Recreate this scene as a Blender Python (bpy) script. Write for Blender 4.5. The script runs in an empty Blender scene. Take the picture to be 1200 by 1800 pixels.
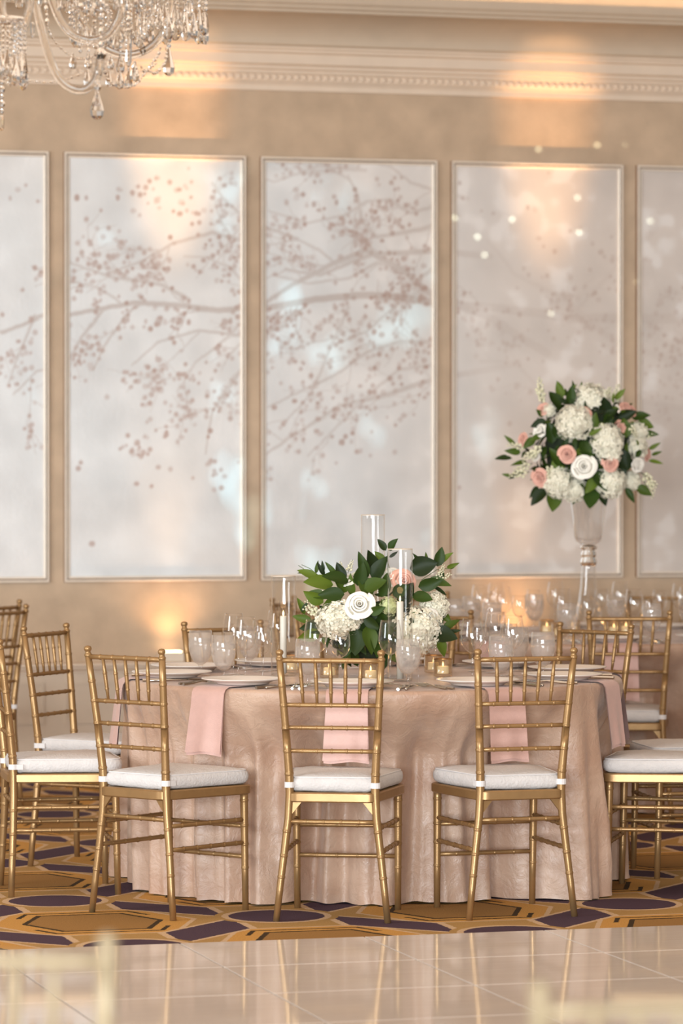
import bpy, math, random
import numpy as np
from mathutils import Vector, Matrix

random.seed(7)
rng = np.random.default_rng(11)
PI = math.pi
sc = bpy.context.scene
COL = sc.collection

# ------------------------------------------------------------------ camera
cam_d = bpy.data.cameras.new('camera')
cam = bpy.data.objects.new('camera', cam_d)
COL.objects.link(cam)
cam_d.sensor_fit = 'VERTICAL'
cam_d.sensor_height = 36.0
cam_d.lens = 130.0
cam.location = (0, 0, 1.539)
cam.rotation_euler = (PI / 2 - 0.0125, 0, 0)
cam_d.dof.use_dof = True
cam_d.dof.focus_distance = 12.9
cam_d.dof.aperture_fstop = 3.3
cam_d.dof.aperture_blades = 9
cam_d.clip_end = 200
sc.camera = cam

# ------------------------------------------------------------------ world + light + exposure
sc.view_settings.view_transform = 'Standard'
sc.view_settings.look = 'None'
sc.view_settings.gamma = 1.0
sc.view_settings.use_curve_mapping = False
sc.view_settings.exposure = -0.17
w = bpy.data.worlds.new('world')
sc.world = w
w.use_nodes = True
w.node_tree.nodes['Background'].inputs[0].default_value = (1.0, 0.925, 0.85, 1)
w.node_tree.nodes['Background'].inputs[1].default_value = 0.36
sc.cycles.max_bounces = 10
sc.cycles.transparent_max_bounces = 40
sc.cycles.transmission_bounces = 8
sc.cycles.caustics_reflective = False
sc.cycles.caustics_refractive = False
sc.cycles.sample_clamp_indirect = 6.0


def lamp(name, kind, loc, aim, power, color, **kw):
    d = bpy.data.lights.new(name, kind)
    d.energy = power
    d.color = color
    for k, v in kw.items():
        setattr(d, k, v)
    o = bpy.data.objects.new(name, d)
    COL.objects.link(o)
    o.location = loc
    o.rotation_euler = (Vector(aim) - Vector(loc)).to_track_quat('-Z', 'Y').to_euler()
    return o


# daylight through the tall windows behind and to the left of the photographer
lamp('window_daylight', 'AREA', (-3.5, -20.0, 3.0), (0.0, 14.0, 1.3), 10800, (0.88, 0.95, 1.0),
     shape='RECTANGLE', size=14.0, size_y=5.0)
lamp('window_daylight_side', 'AREA', (-7.5, 8.0, 2.4), (0.0, 14.0, 1.2), 420, (0.88, 0.95, 1.0),
     shape='RECTANGLE', size=3.0, size_y=2.6)
# warm ceiling lighting
lamp('ceiling_lighting', 'AREA', (0.3, 12.2, 4.15), (0.3, 12.4, 0), 170, (1.0, 0.83, 0.66),
     shape='RECTANGLE', size=9.0, size_y=7.0)

# ------------------------------------------------------------------ material helpers


def new_mat(name):
    m = bpy.data.materials.new(name)
    m.use_nodes = True
    nt = m.node_tree
    return m, nt, nt.nodes, nt.links, nt.nodes['Principled BSDF']


def srgb(r, g, b):
    f = lambda c: ((c / 255 + 0.055) / 1.055) ** 2.4 if c > 10 else c / 255 / 12.92
    return (f(r), f(g), f(b), 1)


def simple(name, col, rough=0.6, metal=0.0, noise=0.0, nscale=30, bump=0.0, bscale=80, **kw):
    m, nt, N, L, P = new_mat(name)
    P.inputs['Base Color'].default_value = col
    P.inputs['Roughness'].default_value = rough
    P.inputs['Metallic'].default_value = metal
    for k, v in kw.items():
        P.inputs[k].default_value = v
    tc = N.new('ShaderNodeTexCoord')
    if noise:
        n = N.new('ShaderNodeTexNoise')
        n.inputs['Scale'].default_value = nscale
        n.inputs['Detail'].default_value = 4
        L.new(tc.outputs['Object'], n.inputs['Vector'])
        r = N.new('ShaderNodeMapRange')
        r.inputs['From Min'].default_value = 0.3
        r.inputs['From Max'].default_value = 0.7
        r.inputs['To Min'].default_value = 1 - noise
        r.inputs['To Max'].default_value = 1 + noise
        L.new(n.outputs['Fac'], r.inputs['Value'])
        mx = N.new('ShaderNodeVectorMath')
        mx.operation = 'SCALE'
        mx.inputs[0].default_value = col[:3]
        L.new(r.outputs['Result'], mx.inputs['Scale'])
        L.new(mx.outputs['Vector'], P.inputs['Base Color'])
    if bump:
        n2 = N.new('ShaderNodeTexNoise')
        n2.inputs['Scale'].default_value = bscale
        n2.inputs['Detail'].default_value = 5
        L.new(tc.outputs['Object'], n2.inputs['Vector'])
        b = N.new('ShaderNodeBump')
        b.inputs['Strength'].default_value = bump
        b.inputs['Distance'].default_value = 0.01
        L.new(n2.outputs['Fac'], b.inputs['Height'])
        L.new(b.outputs['Normal'], P.inputs['Normal'])
    return m


M = {}
M['wallpaper'] = simple('suede wallpaper', srgb(196, 170, 142), 0.75, noise=0.13, nscale=5.5, bump=0.15, bscale=60)
M['cream'] = simple('cream painted plaster', srgb(226, 205, 182), 0.55, noise=0.03, nscale=8)
M['cove'] = simple('shaded cream plaster', srgb(204, 184, 160), 0.6, noise=0.03, nscale=8)  # darker copy of the cream; the cove's shade is put into its colour
M['cream_dado'] = simple('pale dado paint', srgb(206, 186, 164), 0.55, noise=0.03, nscale=6)
M['frame'] = simple('champagne leaf frame', srgb(238, 224, 206), 0.4, 0.1, noise=0.05, nscale=20)
M['frame_line'] = simple('brown frame line', srgb(150, 110, 80), 0.45, 0.4)  # darker brown for the frame's groove and outer faces
M['gold'] = simple('gold chair lacquer', srgb(164, 129, 86), 0.38, 0.55, noise=0.06, nscale=26)
M['cushion'] = simple('white slub cotton', srgb(214, 209, 206), 0.85, noise=0.04, nscale=40, bump=0.35, bscale=110)
M['strap'] = simple('white cotton strap', srgb(226, 222, 220), 0.85)
M['plate'] = simple('white porcelain', srgb(238, 228, 218), 0.2)
M['silver'] = simple('polished silver', srgb(205, 200, 192), 0.22, 1.0)
M['napkin'] = simple('blush satin napkin', srgb(208, 168, 156), 0.5, noise=0.03, nscale=60, bump=0.12, bscale=300)
M['napkin'].node_tree.nodes['Principled BSDF'].inputs['Sheen Weight'].default_value = 0.25
M['wax'] = simple('ivory wax', srgb(240, 226, 200), 0.5)
M['wax_grey'] = simple('pearl white candle', srgb(226, 222, 210), 0.4)
M['stem'] = simple('green stem', srgb(82, 96, 52), 0.6)
M['white_box'] = simple('white lamp housing', srgb(232, 214, 192), 0.5)
M['black'] = simple('black socket', srgb(24, 22, 20), 0.5)
M['underlay'] = simple('dark floor underlay', srgb(96, 76, 62), 0.6)
M['fg_gold'] = simple('lit gold chair lacquer', srgb(200, 180, 146), 0.45, 0.2)  # chair gold lightened; the stronger light up close is put into its colour


def emit(name, col, s):
    m, nt, N, L, P = new_mat(name)
    P.inputs['Base Color'].default_value = col
    P.inputs['Emission Color'].default_value = col
    P.inputs['Emission Strength'].default_value = s
    return m


M['flame'] = emit('candle flame', (1.0, 0.70, 0.32, 1), 5.0)
M['uplens'] = emit('lit uplight lens', (1.0, 0.74, 0.45, 1), 7.0)
M['wax_lit'] = emit('glowing votive wax', (1.0, 0.86, 0.58, 1), 0.35)


def thin_glass(name, tint, edge, rough=0.0, frost=0.0, frostcol=(0.9, 0.86, 0.82, 1), ior=1.45):
    m, nt, N, L, P = new_mat(name)
    N.remove(P)
    out = N['Material Output']
    t = N.new('ShaderNodeBsdfTransparent')
    t.inputs[0].default_value = tint
    g = N.new('ShaderNodeBsdfGlossy')
    g.inputs['Color'].default_value = edge
    g.inputs['Roughness'].default_value = max(rough, 0.02)
    # two-sided edge reflection (the same seen from inside and outside the wall)
    lw = N.new('ShaderNodeLayerWeight')
    lw.inputs['Blend'].default_value = 0.5
    pw = N.new('ShaderNodeMath')
    pw.operation = 'POWER'
    pw.inputs[1].default_value = 2.7
    L.new(lw.outputs['Facing'], pw.inputs[0])
    fr = N.new('ShaderNodeMath')
    fr.operation = 'MULTIPLY_ADD'
    fr.inputs[1].default_value = 0.95
    fr.inputs[2].default_value = ((ior - 1) / (ior + 1)) ** 2
    L.new(pw.outputs[0], fr.inputs[0])
    mx = N.new('ShaderNodeMixShader')
    L.new(fr.outputs[0], mx.inputs[0])
    L.new(t.outputs[0], mx.inputs[1])
    L.new(g.outputs[0], mx.inputs[2])
    last = mx
    if frost:
        d = N.new('ShaderNodeBsdfDiffuse')
        d.inputs[0].default_value = frostcol
        tl = N.new('ShaderNodeBsdfTranslucent')
        tl.inputs[0].default_value = frostcol
        a = N.new('ShaderNodeMixShader')
        a.inputs[0].default_value = 0.6
        L.new(d.outputs[0], a.inputs[1])
        L.new(tl.outputs[0], a.inputs[2])
        b = N.new('ShaderNodeMixShader')
        n = N.new('ShaderNodeTexNoise')
        n.inputs['Scale'].default_value = 70
        tc = N.new('ShaderNodeTexCoord')
        L.new(tc.outputs['Object'], n.inputs['Vector'])
        r = N.new('ShaderNodeMapRange')
        r.inputs['From Min'].default_value = 0.3
        r.inputs['From Max'].default_value = 0.7
        r.inputs['To Min'].default_value = frost * 0.8
        r.inputs['To Max'].default_value = frost * 1.2
        L.new(n.outputs['Fac'], r.inputs['Value'])
        L.new(r.outputs['Result'], b.inputs[0])
        L.new(mx.outputs[0], b.inputs[1])
        L.new(a.outputs[0], b.inputs[2])
        last = b
    L.new(last.outputs[0], out.inputs['Surface'])
    return m


M['glass'] = thin_glass('clear blown glass', (0.985, 0.982, 0.978, 1), (1, 1, 1, 1), ior=1.55)
M['glass_frost'] = thin_glass('chilled water glass', (0.98, 0.975, 0.97, 1), (1, 1, 1, 1), frost=0.2, frostcol=(1, .96, .92, 1), ior=1.5)
M['cylinder'] = thin_glass('clear cylinder glass', (0.985, 0.98, 0.97, 1), (1, 1, 1, 1), ior=1.38)
M['votive'] = thin_glass('ribbed champagne glass', (0.96, 0.92, 0.85, 1), (1, 0.95, 0.88, 1), 0.08, frost=0.05,
                         frostcol=(0.85, 0.74, 0.6, 1), ior=1.6)
M['rim'] = simple('gold glass rim', srgb(190, 150, 100), 0.3, 0.9)


def crystal_mat():
    m, nt, N, L, P = new_mat('cut crystal')
    P.inputs['Base Color'].default_value = (0.97, 0.95, 0.92, 1)
    P.inputs['Roughness'].default_value = 0.0
    P.inputs['Transmission Weight'].default_value = 1.0
    P.inputs['IOR'].default_value = 1.52
    return m


M['crystal'] = crystal_mat()


def leaf_mat():
    m, nt, N, L, P = new_mat('glossy green leaf')
    oi = N.new('ShaderNodeObjectInfo')
    cr = N.new('ShaderNodeValToRGB')
    e = cr.color_ramp.elements
    e[0].position, e[0].color = 0.0, srgb(27, 40, 14)
    e[1].position, e[1].color = 1.0, srgb(98, 116, 36)
    x = e.new(0.6)
    x.color = srgb(50, 71, 22)
    L.new(oi.outputs['Random'], cr.inputs['Fac'])
    L.new(cr.outputs['Color'], P.inputs['Base Color'])
    P.inputs['Roughness'].default_value = 0.5
    P.inputs['Specular IOR Level'].default_value = 0.22
    return m


M['leaf'] = leaf_mat()


def petal_mat(name, c0, c1):
    m, nt, N, L, P = new_mat(name)
    n = N.new('ShaderNodeTexNoise')
    n.inputs['Scale'].default_value = 35
    tc = N.new('ShaderNodeTexCoord')
    L.new(tc.outputs['Object'], n.inputs['Vector'])
    cr = N.new('ShaderNodeValToRGB')
    cr.color_ramp.elements[0].position = 0.35
    cr.color_ramp.elements[1].position = 0.65
    cr.color_ramp.elements[0].color = c0
    cr.color_ramp.elements[1].color = c1
    L.new(n.outputs['Fac'], cr.inputs['Fac'])
    L.new(cr.outputs['Color'], P.inputs['Base Color'])
    P.inputs['Roughness'].default_value = 0.6
    P.inputs['Sheen Weight'].default_value = 0.2
    return m


M['hydrangea'] = petal_mat('white hydrangea petal', srgb(226, 220, 192), srgb(248, 242, 226))
M['hyd_green'] = petal_mat('green white viburnum petal', srgb(176, 190, 120), srgb(222, 226, 180))
M['rose_white'] = petal_mat('white rose petal', srgb(246, 238, 222), srgb(254, 250, 240))
M['rose_blush'] = petal_mat('blush rose petal', srgb(222, 160, 140), srgb(240, 190, 170))
M['bud'] = petal_mat('cream bud', srgb(214, 212, 160), srgb(248, 240, 220))


def cloth_mat():
    m, nt, N, L, P = new_mat('blush crinkle damask')
    tc = N.new('ShaderNodeTexCoord')
    n1 = N.new('ShaderNodeTexNoise')
    n1.inputs['Scale'].default_value = 6
    n1.inputs['Detail'].default_value = 6
    n1.inputs['Distortion'].default_value = 0.3
    L.new(tc.outputs['Object'], n1.inputs['Vector'])
    cr = N.new('ShaderNodeValToRGB')
    cr.color_ramp.elements[0].position = 0.38
    cr.color_ramp.elements[1].position = 0.66
    cr.color_ramp.elements[0].color = srgb(184, 149, 126)
    cr.color_ramp.elements[1].color = srgb(204, 173, 150)
    L.new(n1.outputs['Fac'], cr.inputs['Fac'])
    L.new(cr.outputs['Color'], P.inputs['Base Color'])
    n2 = N.new('ShaderNodeTexNoise')
    n2.inputs['Scale'].default_value = 21
    n2.inputs['Detail'].default_value = 6
    n2.inputs['Roughness'].default_value = 0.65
    n2.inputs['Distortion'].default_value = 0.8
    L.new(tc.outputs['Object'], n2.inputs['Vector'])
    b = N.new('ShaderNodeBump')
    b.inputs['Strength'].default_value = 0.55
    b.inputs['Distance'].default_value = 0.012
    L.new(n2.outputs['Fac'], b.inputs['Height'])
    L.new(b.outputs['Normal'], P.inputs['Normal'])
    P.inputs['Roughness'].default_value = 0.36
    P.inputs['Specular IOR Level'].default_value = 0.6
    P.inputs['Sheen Weight'].default_value = 0.2
    P.inputs['Sheen Roughness'].default_value = 0.4
    return m


M['cloth'] = cloth_mat()

AL = math.radians(15.8)          # the room is turned this much to the camera
CA, SA = math.cos(AL), math.sin(AL)


def carpet_mat():
    m, nt, N, L, P = new_mat('patterned ballroom carpet')
    geo = N.new('ShaderNodeNewGeometry')
    sep = N.new('ShaderNodeSeparateXYZ')
    nz = N.new('ShaderNodeTexNoise')
    nz.inputs['Scale'].default_value = 60
    L.new(geo.outputs['Position'], nz.inputs['Vector'])
    nadd = N.new('ShaderNodeVectorMath')
    nadd.operation = 'MULTIPLY_ADD'
    nadd.inputs[1].default_value = (0.012, 0.012, 0)
    L.new(nz.outputs['Color'], nadd.inputs[0])
    L.new(geo.outputs['Position'], nadd.inputs[2])
    L.new(nadd.outputs[0], sep.inputs[0])

    def mt(op, a, b=None, c=None):
        n = N.new('ShaderNodeMath')
        n.operation = op
        for i, v in enumerate((a, b, c)):
            if v is None:
                continue
            if isinstance(v, (int, float)):
                n.inputs[i].default_value = v
            else:
                L.new(v, n.inputs[i])
        return n.outputs[0]
    pitch = 0.905
    ang = AL - PI / 4
    dx = mt('ADD', sep.outputs[0], 0.222 - 0.006)
    dy = mt('ADD', sep.outputs[1], -12.625 - 0.006)
    ca, sa = math.cos(ang) / pitch, math.sin(ang) / pitch
    u = mt('ADD', mt('MULTIPLY', dx, ca), mt('MULTIPLY', dy, sa))
    v = mt('ADD', mt('MULTIPLY', dx, -sa), mt('MULTIPLY', dy, ca))
    fu = mt('SUBTRACT', mt('FRACT', mt('ADD', u, 0.5)), 0.5)    # circle cell
    fv = mt('SUBTRACT', mt('FRACT', mt('ADD', v, 0.5)), 0.5)
    gu = mt('SUBTRACT', mt('FRACT', u), 0.5)                    # octagon cell
    gv = mt('SUBTRACT', mt('FRACT', v), 0.5)
    rc = mt('SQRT', mt('ADD', mt('MULTIPLY', fu, fu), mt('MULTIPLY', fv, fv)))
    s2 = math.sqrt(0.5)
    p = mt('ABSOLUTE', mt('MULTIPLY', mt('ADD', gu, gv), s2))
    q = mt('ABSOLUTE', mt('MULTIPLY', mt('SUBTRACT', gv, gu), s2))
    # elongated octagon metric, 1 on the dark inner line
    oc = mt('MAXIMUM', mt('DIVIDE', q, 0.235), mt('DIVIDE', mt('ADD', p, mt('MULTIPLY', q, 0.42)), 0.255))
    # bands along both lattice directions
    def band(a, b):       # a along (cell centred at .5), b across (cell centred at 0)
        along = mt('ABSOLUTE', mt('ADD', a, b))
        return mt('MAXIMUM', mt('DIVIDE', mt('ABSOLUTE', b), 0.105), mt('DIVIDE', along, 0.235))
    b1 = band(gu, fv)
    b2 = band(gv, fu)
    tan, purple = srgb(184, 146, 92), srgb(88, 70, 82)
    light, orange, dark = srgb(214, 182, 146), srgb(208, 156, 86), srgb(74, 60, 44)
    brown = srgb(164, 124, 74)
    col = None

    def over(prev, colr, mask):
        x = N.new('ShaderNodeMix')
        x.data_type = 'RGBA'
        L.new(mask, x.inputs[0])
        if isinstance(prev, tuple):
            x.inputs[6].default_value = prev
        else:
            L.new(prev, x.inputs[6])
        x.inputs[7].default_value = colr
        return x.outputs[2]
    lt = lambda a, b: mt('LESS_THAN', a, b)
    col = over(tan, light, lt(oc, 1.56))
    col = over(col, orange, lt(oc, 1.48))
    col = over(col, dark, lt(oc, 1.06))
    col = over(col, brown, lt(oc, 0.97))
    wide = mt('MULTIPLY', lt(oc, 1.3), mt('GREATER_THAN', oc, 1.22))
    side = mt('MULTIPLY', wide, mt('GREATER_THAN', q, 0.17))
    col = over(col, dark, side)
    for bb in (b1, b2):
        col = over(col, light, lt(bb, 1.16))
        col = over(col, purple, lt(bb, 0.98))
    col = over(col, tan, lt(rc, 0.235))
    col = over(col, light, lt(rc, 0.208))
    col = over(col, purple, lt(rc, 0.182))
    n2 = N.new('ShaderNodeTexNoise')
    n2.inputs['Scale'].default_value = 190
    n2.inputs['Detail'].default_value = 2
    L.new(geo.outputs['Position'], n2.inputs['Vector'])
    r = N.new('ShaderNodeMapRange')
    r.inputs['To Min'].default_value = 0.72
    r.inputs['To Max'].default_value = 1.28
    L.new(n2.outputs['Fac'], r.inputs['Value'])
    sc_ = N.new('ShaderNodeVectorMath')
    sc_.operation = 'SCALE'
    L.new(col, sc_.inputs[0])
    L.new(r.outputs[0], sc_.inputs['Scale'])
    L.new(sc_.outputs[0], P.inputs['Base Color'])
    P.inputs['Roughness'].default_value = 0.95
    P.inputs['Specular IOR Level'].default_value = 0.1
    bp = N.new('ShaderNodeBump')
    bp.inputs['Strength'].default_value = 0.6
    bp.inputs['Distance'].default_value = 0.004
    L.new(n2.outputs['Fac'], bp.inputs['Height'])
    L.new(bp.outputs['Normal'], P.inputs['Normal'])
    return m


M['carpet'] = carpet_mat()


def tile_mat():
    m, nt, N, L, P = new_mat('polished ivory floor panel')
    tc = N.new('ShaderNodeTexCoord')
    mp = N.new('ShaderNodeMapping')
    mp.inputs['Scale'].default_value = (1.2, 9, 1)
    L.new(tc.outputs['Object'], mp.inputs['Vector'])
    n = N.new('ShaderNodeTexNoise')
    n.inputs['Scale'].default_value = 3
    n.inputs['Detail'].default_value = 5
    L.new(mp.outputs[0], n.inputs['Vector'])
    cr = N.new('ShaderNodeValToRGB')
    cr.color_ramp.elements[0].position = 0.3
    cr.color_ramp.elements[1].position = 0.75
    cr.color_ramp.elements[0].color = srgb(226, 214, 203)
    cr.color_ramp.elements[1].color = srgb(234, 224, 214)
    L.new(n.outputs['Fac'], cr.inputs['Fac'])
    L.new(cr.outputs['Color'], P.inputs['Base Color'])
    P.inputs['Roughness'].default_value = 0.07
    P.inputs['IOR'].default_value = 1.42
    n2 = N.new('ShaderNodeTexNoise')
    n2.inputs['Scale'].default_value = 5
    L.new(tc.outputs['Object'], n2.inputs['Vector'])
    b = N.new('ShaderNodeBump')
    b.inputs['Strength'].default_value = 0.02
    b.inputs['Distance'].default_value = 0.01
    L.new(n2.outputs['Fac'], b.inputs['Height'])
    L.new(b.outputs['Normal'], P.inputs['Normal'])
    return m


M['tile'] = tile_mat()


def mural_mat():
    m, nt, N, L, P = new_mat('silver leaf branch mural')
    a = N.new('ShaderNodeVertexColor')
    a.layer_name = 'paint'
    L.new(a.outputs['Color'], P.inputs['Base Color'])
    P.inputs['Roughness'].default_value = 0.42
    P.inputs['Metallic'].default_value = 0.15
    tc = N.new('ShaderNodeTexCoord')
    n2 = N.new('ShaderNodeTexNoise')
    n2.inputs['Scale'].default_value = 55
    L.new(tc.outputs['Object'], n2.inputs['Vector'])
    b = N.new('ShaderNodeBump')
    b.inputs['Strength'].default_value = 0.1
    b.inputs['Distance'].default_value = 0.01
    L.new(n2.outputs['Fac'], b.inputs['Height'])
    L.new(b.outputs['Normal'], P.inputs['Normal'])
    return m


M['mural'] = mural_mat()

# ------------------------------------------------------------------ mesh helpers


class MB:
    """collects vertices and faces of one mesh"""

    def __init__(s):
        s.v, s.f = [], []

    def add(s, v, f, mat=None):
        b = len(s.v)
        if mat is not None:
            v = [mat @ Vector(p) for p in v]
        s.v.extend([tuple(p) for p in v])
        s.f.extend([tuple(i + b for i in q) for q in f])
        return s

    def box(s, x0, x1, y0, y1, z0, z1, mat=None):
        v = [(x0, y0, z0), (x1, y0, z0), (x1, y1, z0), (x0, y1, z0), (x0, y0, z1), (x1, y0, z1), (x1, y1, z1), (x0, y1, z1)]
        f = [(0, 3, 2, 1), (4, 5, 6, 7), (0, 1, 5, 4), (1, 2, 6, 5), (2, 3, 7, 6), (3, 0, 4, 7)]
        return s.add(v, f, mat)

    def lathe(s, prof, seg=16, mat=None, close=False):
        v, f = [], []
        n = len(prof)
        for i in range(seg):
            a = 2 * PI * i / seg
            for r, z in prof:
                v.append((r * math.cos(a), r * math.sin(a), z))
        for i in range(seg):
            j = (i + 1) % seg
            for k in range(n - 1):
                f.append((i * n + k, j * n + k, j * n + k + 1, i * n + k + 1))
        return s.add(v, f, mat)

    def tube(s, pts, rad, seg=8, caps=True, mat=None):
        pts = [Vector(p) for p in pts]
        n = len(pts)
        if isinstance(rad, (int, float)):
            rad = [rad] * n
        t0 = (pts[1] - pts[0]).normalized()
        ref = Vector((0, 0, 1)) if abs(t0.z) < 0.9 else Vector((1, 0, 0))
        nrm = t0.cross(ref).normalized()
        v, f = [], []
        for i in range(n):
            t = (pts[min(i + 1, n - 1)] - pts[max(i - 1, 0)])
            if t.length < 1e-9:
                t = t0
            t.normalize()
            nrm = (nrm - t * nrm.dot(t)).normalized()
            bn = t.cross(nrm)
            for k in range(seg):
                a = 2 * PI * k / seg
                v.append(pts[i] + (nrm * math.cos(a) + bn * math.sin(a)) * rad[i])
        for i in range(n - 1):
            for k in range(seg):
                l = (k + 1) % seg
                f.append((i * seg + k, i * seg + l, (i + 1) * seg + l, (i + 1) * seg + k))
        if caps:
            f.append(tuple(range(seg - 1, -1, -1)))
            f.append(tuple((n - 1) * seg + k for k in range(seg)))
        return s.add(v, f, mat)

    def mesh(s, name, mat, smooth=True, sharp=None):
        me = bpy.data.meshes.new(name)
        me.from_pydata(s.v, [], s.f)
        me.materials.append(M[mat] if isinstance(mat, str) else mat)
        if smooth:
            me.polygons.foreach_set('use_smooth', [True] * len(me.polygons))
            if sharp:
                me.set_sharp_from_angle(angle=math.radians(sharp))
        me.update()
        return me


def obj(name, me, parent=None, loc=(0, 0, 0), rot=(0, 0, 0), scale=(1, 1, 1), mw=None):
    o = bpy.data.objects.new(name, me)
    COL.objects.link(o)
    if parent is not None:
        o.parent = parent
    if mw is not None:
        o.matrix_basis = mw
    else:
        o.location, o.rotation_euler = loc, rot
        o.scale = scale if not isinstance(scale, (int, float)) else (scale,) * 3
    return o


def tag(o, label=None, cat=None, group=None, kind=None):
    if label:
        o['label'] = label
    if cat:
        o['category'] = cat
    if group:
        o['group'] = group
    if kind:
        o['kind'] = kind
    return o


def empty(name, loc=(0, 0, 0), rz=0.0, **kw):
    o = bpy.data.objects.new(name, None)
    COL.objects.link(o)
    o.empty_display_size = 0.1
    o.location, o.rotation_euler = loc, (0, 0, rz)
    return tag(o, **kw)


def bevel(o, wdt, seg=2):
    md = o.modifiers.new('bevel', 'BEVEL')
    md.width, md.segments, md.limit_method = wdt, seg, 'ANGLE'
    return o


# ------------------------------------------------------------------ room shell
W0 = Vector((0, 19.3, 0))
WM = Matrix.Translation(W0) @ Matrix.Rotation(AL, 4, 'Z')    # wall space: x along, -y into the room, z up


def wob(name, mb, mat, smooth=False, **kw):
    o = obj(name, mb.mesh(name, mat, smooth), mw=WM)
    tag(o, kind='structure')
    return o


LW, RW = -8.0, 9.0
fl = obj('floor', MB().add([(-9, -6, 0), (10, -6, 0), (10, 24, 0), (-9, 24, 0)], [(0, 1, 2, 3)]).mesh('floor', 'carpet', False))
tag(fl, kind='structure')
wob('wall_back', MB().box(LW, RW, 0, 0.2, 0, 4.6), 'wallpaper')
wob('baseboard_back', MB().box(LW, RW, -0.02, 0, 0, 0.14).box(LW, RW, -0.014, 0, 0.14, 0.155), 'cream_dado')


def extrude_profile(prof, x0, x1):
    """prof: list of (out, z); out is towards the room"""
    mb = MB()
    n = len(prof)
    v = [(x, -o, z) for x in (x0, x1) for o, z in prof]
    f = [(i, i + n, i + 1 + n, i + 1) for i in range(n - 1)]
    return mb.add(v, f)


# dado with low ledge
wob('wall_dado', MB().box(LW, RW, -0.012, 0, 0.155, 0.48), 'cream_dado')
led = wob('trim_1', extrude_profile([(0.0, 0.475), (0.02, 0.478), (0.028, 0.492), (0.05, 0.50), (0.05, 0.512), (0.10, 0.516), (0.105, 0.522), (0.105, 0.528), (0.10, 0.532), (0.0, 0.532)], LW, RW), 'cream')
# dado panel mouldings
for k in range(-3, 4):
    x0 = -1.475 + 1.035 * k
    t = wob('trim_2', MB().box(x0, x0 + .93, -.02, -.012, .42, .436).box(x0, x0 + .93, -.02, -.012, .22, .236)
            .box(x0, x0 + .016, -.02, -.012, .236, .42).box(x0 + .914, x0 + .93, -.02, -.012, .236, .42), 'cream_dado')
# cornice, from the wallpaper upwards
wob('trim_3', extrude_profile([(0.0, 3.483), (0.022, 3.483), (0.022, 3.512), (0.03, 3.516), (0.03, 3.522), (0.0, 3.523)], LW, RW), 'cream')
t4 = wob('trim_4', extrude_profile([(0.0, 3.523), (0.03, 3.523), (0.042, 3.535), (0.042, 3.565), (0.056, 3.568), (0.06, 3.576), (0.06, 3.584), (0.075, 3.588), (0.08, 3.60), (0.08, 3.606), (0.10, 3.614), (0.10, 3.665),
                                    (0.12, 3.672), (0.12, 3.684), (0.132, 3.69), (0.132, 3.70)], LW, RW), 'cream')
cov = [(0.132, 3.70)]
for i in range(13):
    a = i / 12 * PI / 2
    cov.append((0.15 + 0.26 * (1 - math.cos(a)), 3.71 + 0.13 * math.sin(a)))
cov += [(0.43, 3.842), (0.43, 3.855), (0.45, 3.86), (0.455, 3.875), (0.47, 3.885), (0.475, 3.91), (0.475, 3.925), (0.36, 3.926), (0.36, 4.24)]
t5 = wob('trim_5', extrude_profile(cov, LW, RW), 'cove', smooth=True)
lamp('cove_strip', 'AREA', WM @ Vector((0.5, -0.42, 3.935)), WM @ Vector((0.5, -0.37, 4.24)), 7, (1.0, .66, .36), shape='RECTANGLE', size=8.0, size_y=.03)
t5.data.set_sharp_from_angle(angle=math.radians(25))
bead = MB()
vv = []
for i in range(5):
    for j in range(6):
        a = PI * i / 4
        b = PI * j / 5
        vv.append((0.0165 * math.sin(a) * math.cos(b), -0.016 * math.sin(a) * math.sin(b), 0.0135 * math.cos(a)))
ff = [(i * 6 + j, i * 6 + j + 1, (i + 1) * 6 + j + 1, (i + 1) * 6 + j) for i in range(4) for j in range(5)]
bead_me = bead.add(vv, ff).mesh('egg', 'cream')
for i in range(112):
    obj('egg', bead_me, t4, loc=(-2.2 + i * 0.039, -0.042, 3.55))
cl = obj('ceiling', MB().box(-8, 9, -20, -0.5, 4.24, 4.4).mesh('ceiling', 'cream', False), mw=WM)
tag(cl, kind='structure')

# ------------------------------------------------------------------ mural panels
PX = lambda u: (u - 600) / 326.0 + 0.0          # mural drawing units to metres along the wall
RES = 155.0
S0, S1, ZB, ZT = -2.75, 2.75, 0.945, 3.14
IW, IH = int((S1 - S0) * RES), int((ZT - ZB) * RES) + 1
ink = np.zeros((IH, IW))
blo = np.zeros((IH, IW))
yy, xx = np.mgrid[0:IH, 0:IW]


def to_img(u, v):
    Y = 19.3 / (1 - 0.283 * (u - 600) / 6500)
    s = (u - 600) / 6500 * Y / CA
    z = 1.539 - (v - 819) * Y / 6500
    return (s - S0) * RES, (ZT - z) * RES


def stamp(arr, x, y, r, a, soft=1.0):
    x0, x1, y0, y1 = int(max(0, x - r - 3)), int(min(IW, x + r + 4)), int(max(0, y - r - 3)), int(min(IH, y + r + 4))
    if x0 >= x1 or y0 >= y1:
        return
    d = np.sqrt((xx[y0:y1, x0:x1] - x) ** 2 + (yy[y0:y1, x0:x1] - y) ** 2)
    m = np.clip((r - d) / soft + 0.5, 0, 1) * a
    arr[y0:y1, x0:x1] = np.maximum(arr[y0:y1, x0:x1], m)


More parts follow.
